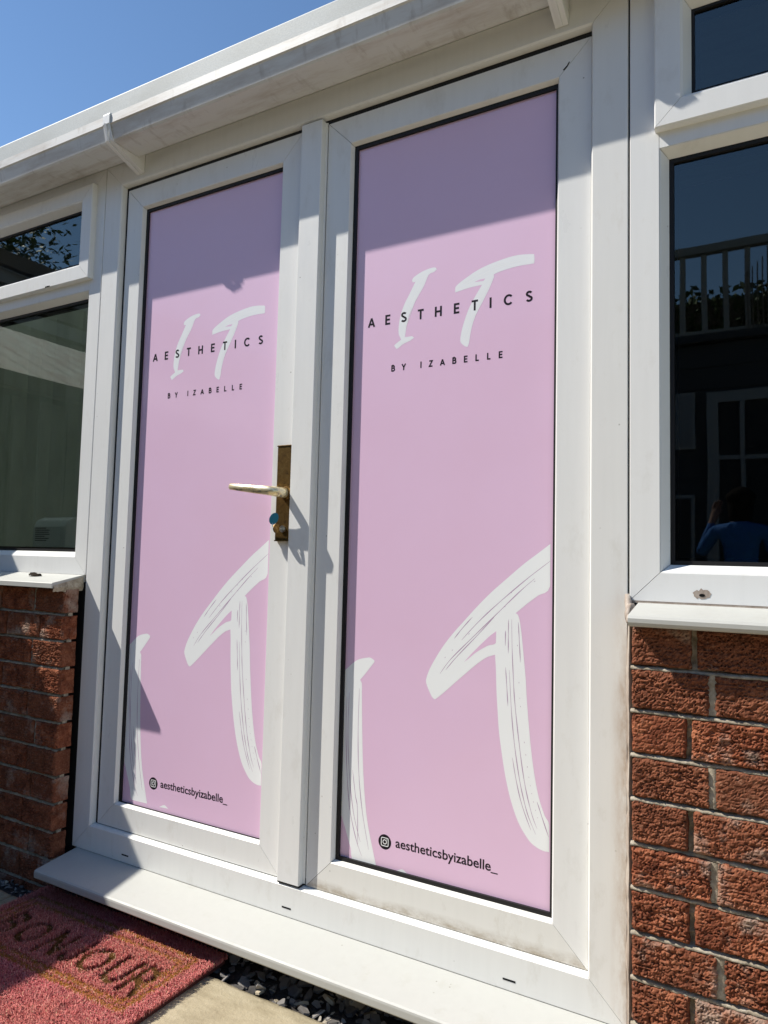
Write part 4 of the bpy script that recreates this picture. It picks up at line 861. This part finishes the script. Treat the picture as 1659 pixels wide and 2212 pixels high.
for s, nm in ((1, 'r'), (-1, 'l')):
    jn('hip'+nm, s*.085, 0, .77, (.085, .085), 'pelvis'); jn('knee'+nm, s*.09, .02, .43, (.056, .058), 'hip'+nm); jn('calf'+nm, s*.09, -.005, .30, (.050, .052), 'knee'+nm)
    jn('ankle'+nm, s*.09, -.01, .075, (.036, .038), 'calf'+nm); jn('heel'+nm, s*.09, .03, .042, (.036, .034), 'ankle'+nm); jn('toe'+nm, s*.10, .14, .032, (.038, .026), 'heel'+nm)
    jn('sh'+nm, s*.165, 0, 1.275, (.060, .058), 'upper')
jn('elr', .235, .02, 1.03, (.042, .042), 'shr'); jn('wrr', .235, .16, .86, (.028, .026), 'elr'); jn('hdr', .230, .20, .79, (.032, .020), 'wrr')
jn('ell', -.275, .08, 1.10, (.042, .042), 'shl'); jn('wrl', -.205, .14, 1.33, (.028, .026), 'ell'); jn('hdl', -.180, .145, 1.41, (.032, .020), 'wrl')
for k in range(4):
    w_ = -.024+.016*k; q_ = (.046, .052, .050, .040)[k]
    jn('fr%d' % k, .230+w_*.3, .215+w_, .745, (.0088, .0088), 'hdr'); jn('gr%d' % k, .222+w_*.3, .222+w_, .745-q_*.55, (.0080, .0080), 'fr%d' % k); jn('er%d' % k, .210+w_*.3, .222+w_, .745-q_, (.0068, .0068), 'gr%d' % k)
    jn('fl%d' % k, -.172+w_, .148, 1.455, (.0088, .0088), 'hdl'); jn('gl%d' % k, -.160+w_, .140, 1.455+q_*.55, (.0080, .0080), 'fl%d' % k); jn('el%d' % k, -.146+w_, .126, 1.455+q_, (.0068, .0068), 'gl%d' % k)
jn('tr0', .212, .175, .775, (.0105, .0105), 'hdr'); jn('tr1', .200, .172, .745, (.0088, .0088), 'tr0'); jn('tl0', -.148, .130, 1.415, (.0105, .0105), 'hdl'); jn('tl1', -.128, .118, 1.440, (.0088, .0088), 'tl0')
off = root_loc(pe); me = bpy.data.meshes.new('body'); me.from_pydata([(q[1][0]-off.x, q[1][1]-off.y, q[1][2]+ZO-off.z) for q in J.values()], E_, [])
body = bpy.data.objects.new('body', me); COL.objects.link(body); body.parent = pe
md = body.modifiers.new('skin', 'SKIN'); sv = me.skin_vertices[0].data
for q in J.values(): sv[q[0]].radius = q[2]; sv[q[0]].use_root = q[0] == 0
ss = body.modifiers.new('sub', 'SUBSURF'); ss.levels = 2; ss.render_levels = 2
bpy.context.view_layer.update(); dg = bpy.context.evaluated_depsgraph_get()
me2 = bpy.data.meshes.new_from_object(body.evaluated_get(dg)); body.modifiers.clear(); body.data = me2
for nm in ('blue_jacket', 'skin_tone', 'dark_jeans'): me2.materials.append(MAT[nm])
for pg in me2.polygons:
    c = pg.center; pg.use_smooth = True
    pg.material_index = 1 if (c.z > 1.335 and (abs(c.x) < .10 or c.x < -.12)) or (c.z < .86 and c.x > .16) else (2 if c.z < .86 else 0)
def blob(name, mat, c, r, parent, n=14, drop=None):
    mb = MB()
    for j in range(n//2+1):
        for i in range(n):
            a = 2*math.pi*i/n; e = -math.pi/2+math.pi*j/(n//2); q = Vector((math.cos(a)*math.cos(e)*r[0], math.sin(a)*math.cos(e)*r[1], math.sin(e)*r[2]))
            if drop: q = drop(q)
            mb.v.append((PX+c[0]+q.x, PY+c[1]+q.y, c[2]-.945+q.z))
    for j in range(n//2):
        for i in range(n): mb.f.append((j*n+i, j*n+(i+1) % n, (j+1)*n+(i+1) % n, (j+1)*n+i))
    mb.mi = [0]*len(mb.f); return mb.build(name, mat, parent, smooth=True, fix=False)
def locks(q):
    lim = .030 if q.z < -.035 else .030+.075*min(1, (q.z+.035)/.02)
    q = Vector((q.x*(1+.10*math.sin(q.z*60)), min(q.y, lim), q.z*(2.4 if q.z < 0 and q.y < .03 else 1)))
    return q+noise.noise_vector(q*38)*.010
blob('hair', MAT['dark_hair'], (0, .015, 1.495), (.094, .100, .092), pe, 36, locks)
for s in (-1, 1): blob('eye', MAT['eye_dark'], (s*.027, .106, 1.470), (.011, .006, .006), pe); blob('ear', MAT['skin_tone'], (s*.074, .028, 1.462), (.009, .015, .026), pe)
pe.scale = (-.95, .95, .95); pe.rotation_euler = (0, 0, math.pi)
blob('nose', MAT['skin_tone'], (0, .116, 1.448), (.012, .015, .020), pe); blob('mouth', MAT['skin_tone'], (0, .103, 1.415), (.022, .008, .006), pe)
